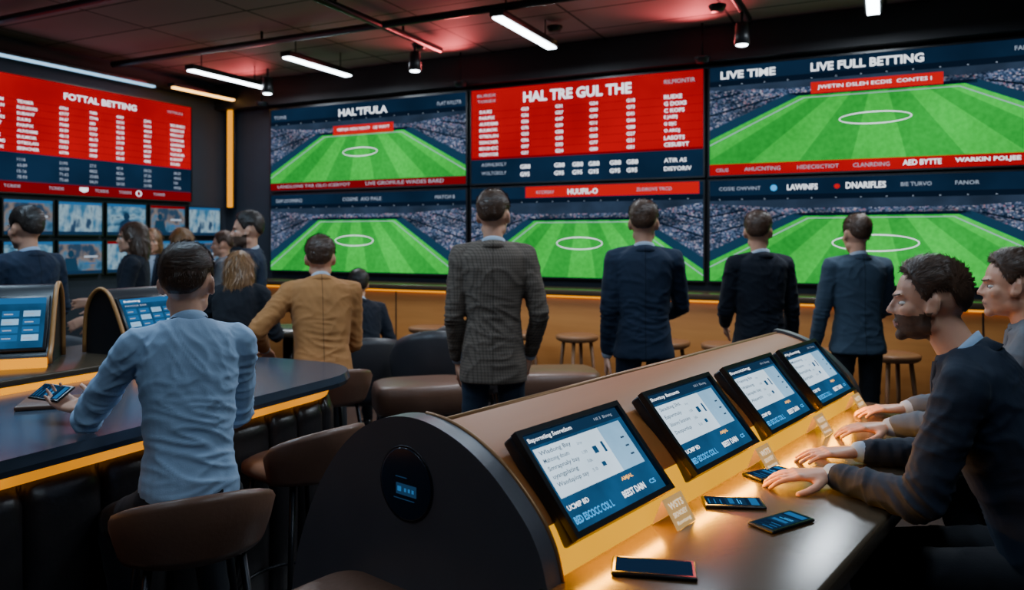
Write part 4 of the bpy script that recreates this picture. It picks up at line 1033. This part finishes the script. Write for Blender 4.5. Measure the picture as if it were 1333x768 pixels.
person('person in light blue shirt leaning on the bar holding smartphone', (-.93, 2.22), 32, .90, pel=(0, .0, .83), lean=10, side=1, hyaw=-22, top=SHB, pants=BLKT, hair=HAIRB, jacket=False, vox=.006, topname='shirt', near=True, hem=-.05, bulk=.96, hvol=.010,
       wl=('c', -1.37, 2.48, 1.045), wr_=('c', -1.05, 2.66, 1.035), el=(-.5, -.4, -.8), er=(.2, -.3, -1), fl=('c', -1, .30, .20), bl=('c', -.1, .35, -1), br=(0, 0, 1), al=(-.12, .28, .33), ar=(.12, .2, .33), kl=(-.3, 1, .5), kr=(0, 1, .5), hdrop=.01, curll=.5)
person('person in tan jacket seated on leather stool leaning on a table', (-1.02, 4.15), 18, .97, pel=(0, .0, .83), lean=20, hyaw=-8, top=TANS, pants=BLKT, hair=HAIRB, hem=-.1, quiff=.006, bulk=1.02,
       wl=(-.30, .26, .98), wr_=(.04, .40, 1.0), el=(-.7, -.3, -1), er=(.25, -.3, -1), bl=(0, 0, 1), br=(0, 0, 1), al=(-.12, .28, .33), ar=(.12, .28, .33), kl=(0, 1, .5), kr=(0, 1, .5), hdrop=.015)
person('person with shoulder length auburn hair in black top', (-1.68, 4.62), 5, .9, pel=(0, .0, .81), lean=14, hyaw=10, top=BLKW, pants=BLKT, hair=HAIRL, longhair=True, jacket=False, topname='sweater', bulk=.95,
       wl=(-.15, .35, 1.02), wr_=(.15, .35, 1.02), bl=(0, 0, 1), br=(0, 0, 1), al=(-.12, .28, .33), ar=(.12, .28, .33), kl=(0, 1, .5), kr=(0, 1, .5), collar=False, hdrop=.04)
person('bearded person standing in navy suit turned sideways', (-1.86, 5.45), 108, 1.0, top=NAVYS, pants=BLKT, hair=HAIRD, beard=True, wl=(-.2, .3, 1.05), wr_=(.2, .3, 1.05), el=(-.5, -.6, -.6), er=(.5, -.6, -.6), hpitch=0)
person('seated person in black jacket bending forward', (-1.15, 6.0), 25, .95, pel=(0, .02, .56), lean=18, top=BLKS, pants=BLKT, hair=HAIRD, hem=-.1, wl=(-.18, .35, .68), wr_=(.18, .35, .68), al=(-.13, .42, .085), ar=(.13, .42, .085), kl=(0, .5, 1), kr=(0, .5, 1))
person('person standing in dark suit turned away in profile', (-2.9, 4.6), 68, 1.0, top=NAVYS, pants=BLKT, hair=HAIRD, shirt=SHB, wl=(-.2, .3, 1.05), wr_=(.2, .3, 1.05), el=(-.5, -.6, -.6), er=(.5, -.6, -.6), quiff=.012)
person('person with long hair in black coat standing by televisions', (-2.95, 6.0), 110, .97, top=BLKS, pants=BLKT, hair=HAIRB, longhair=True, wl=(-.15, .3, 1.0), wr_=(.15, .3, 1.1), bulk=.88)
person('person with long hair talking beside the televisions', (-3.45, 7.35), -160, .95, top=CHAR, pants=BLKT, hair=HAIRL, longhair=True, wl=(-.15, .3, 1.0), wr_=(.15, .3, 1.1), bulk=.88)
person('person with long auburn hair standing by the televisions', (-2.88, 6.7), 30, .95, top=BLKS, pants=BLKT, hair=HAIRL, longhair=True, bulk=.88)
person('person in grey jacket standing by the televisions', (-2.75, 7.35), 100, .93, top=GRY2, pants=BLKT, hair=HAIRB, wl=(-.15, .3, 1.0), wr_=(.15, .3, 1.0))
bpy.data.scenes.remove(TMP)
# ------------------------------------------------------------------ world and camera
w = bpy.data.worlds.new('World'); bpy.context.scene.world = w; w.use_nodes = True
w.node_tree.nodes['Background'].inputs[0].default_value = (.25, .35, .5, 1); w.node_tree.nodes['Background'].inputs[1].default_value = .05
cam = bpy.data.cameras.new('camera'); co = bpy.data.objects.new('camera', cam); COL.objects.link(co)
co.location = (0, 0, 1.6); co.rotation_euler = (math.pi/2, 0, TH)
cam.sensor_width = 36; cam.lens = 27.0; cam.shift_y = -74/1333; cam.clip_start = .02
cam.dof.use_dof = True; cam.dof.focus_distance = 2.2; cam.dof.aperture_fstop = 3.2
bpy.context.scene.camera = co
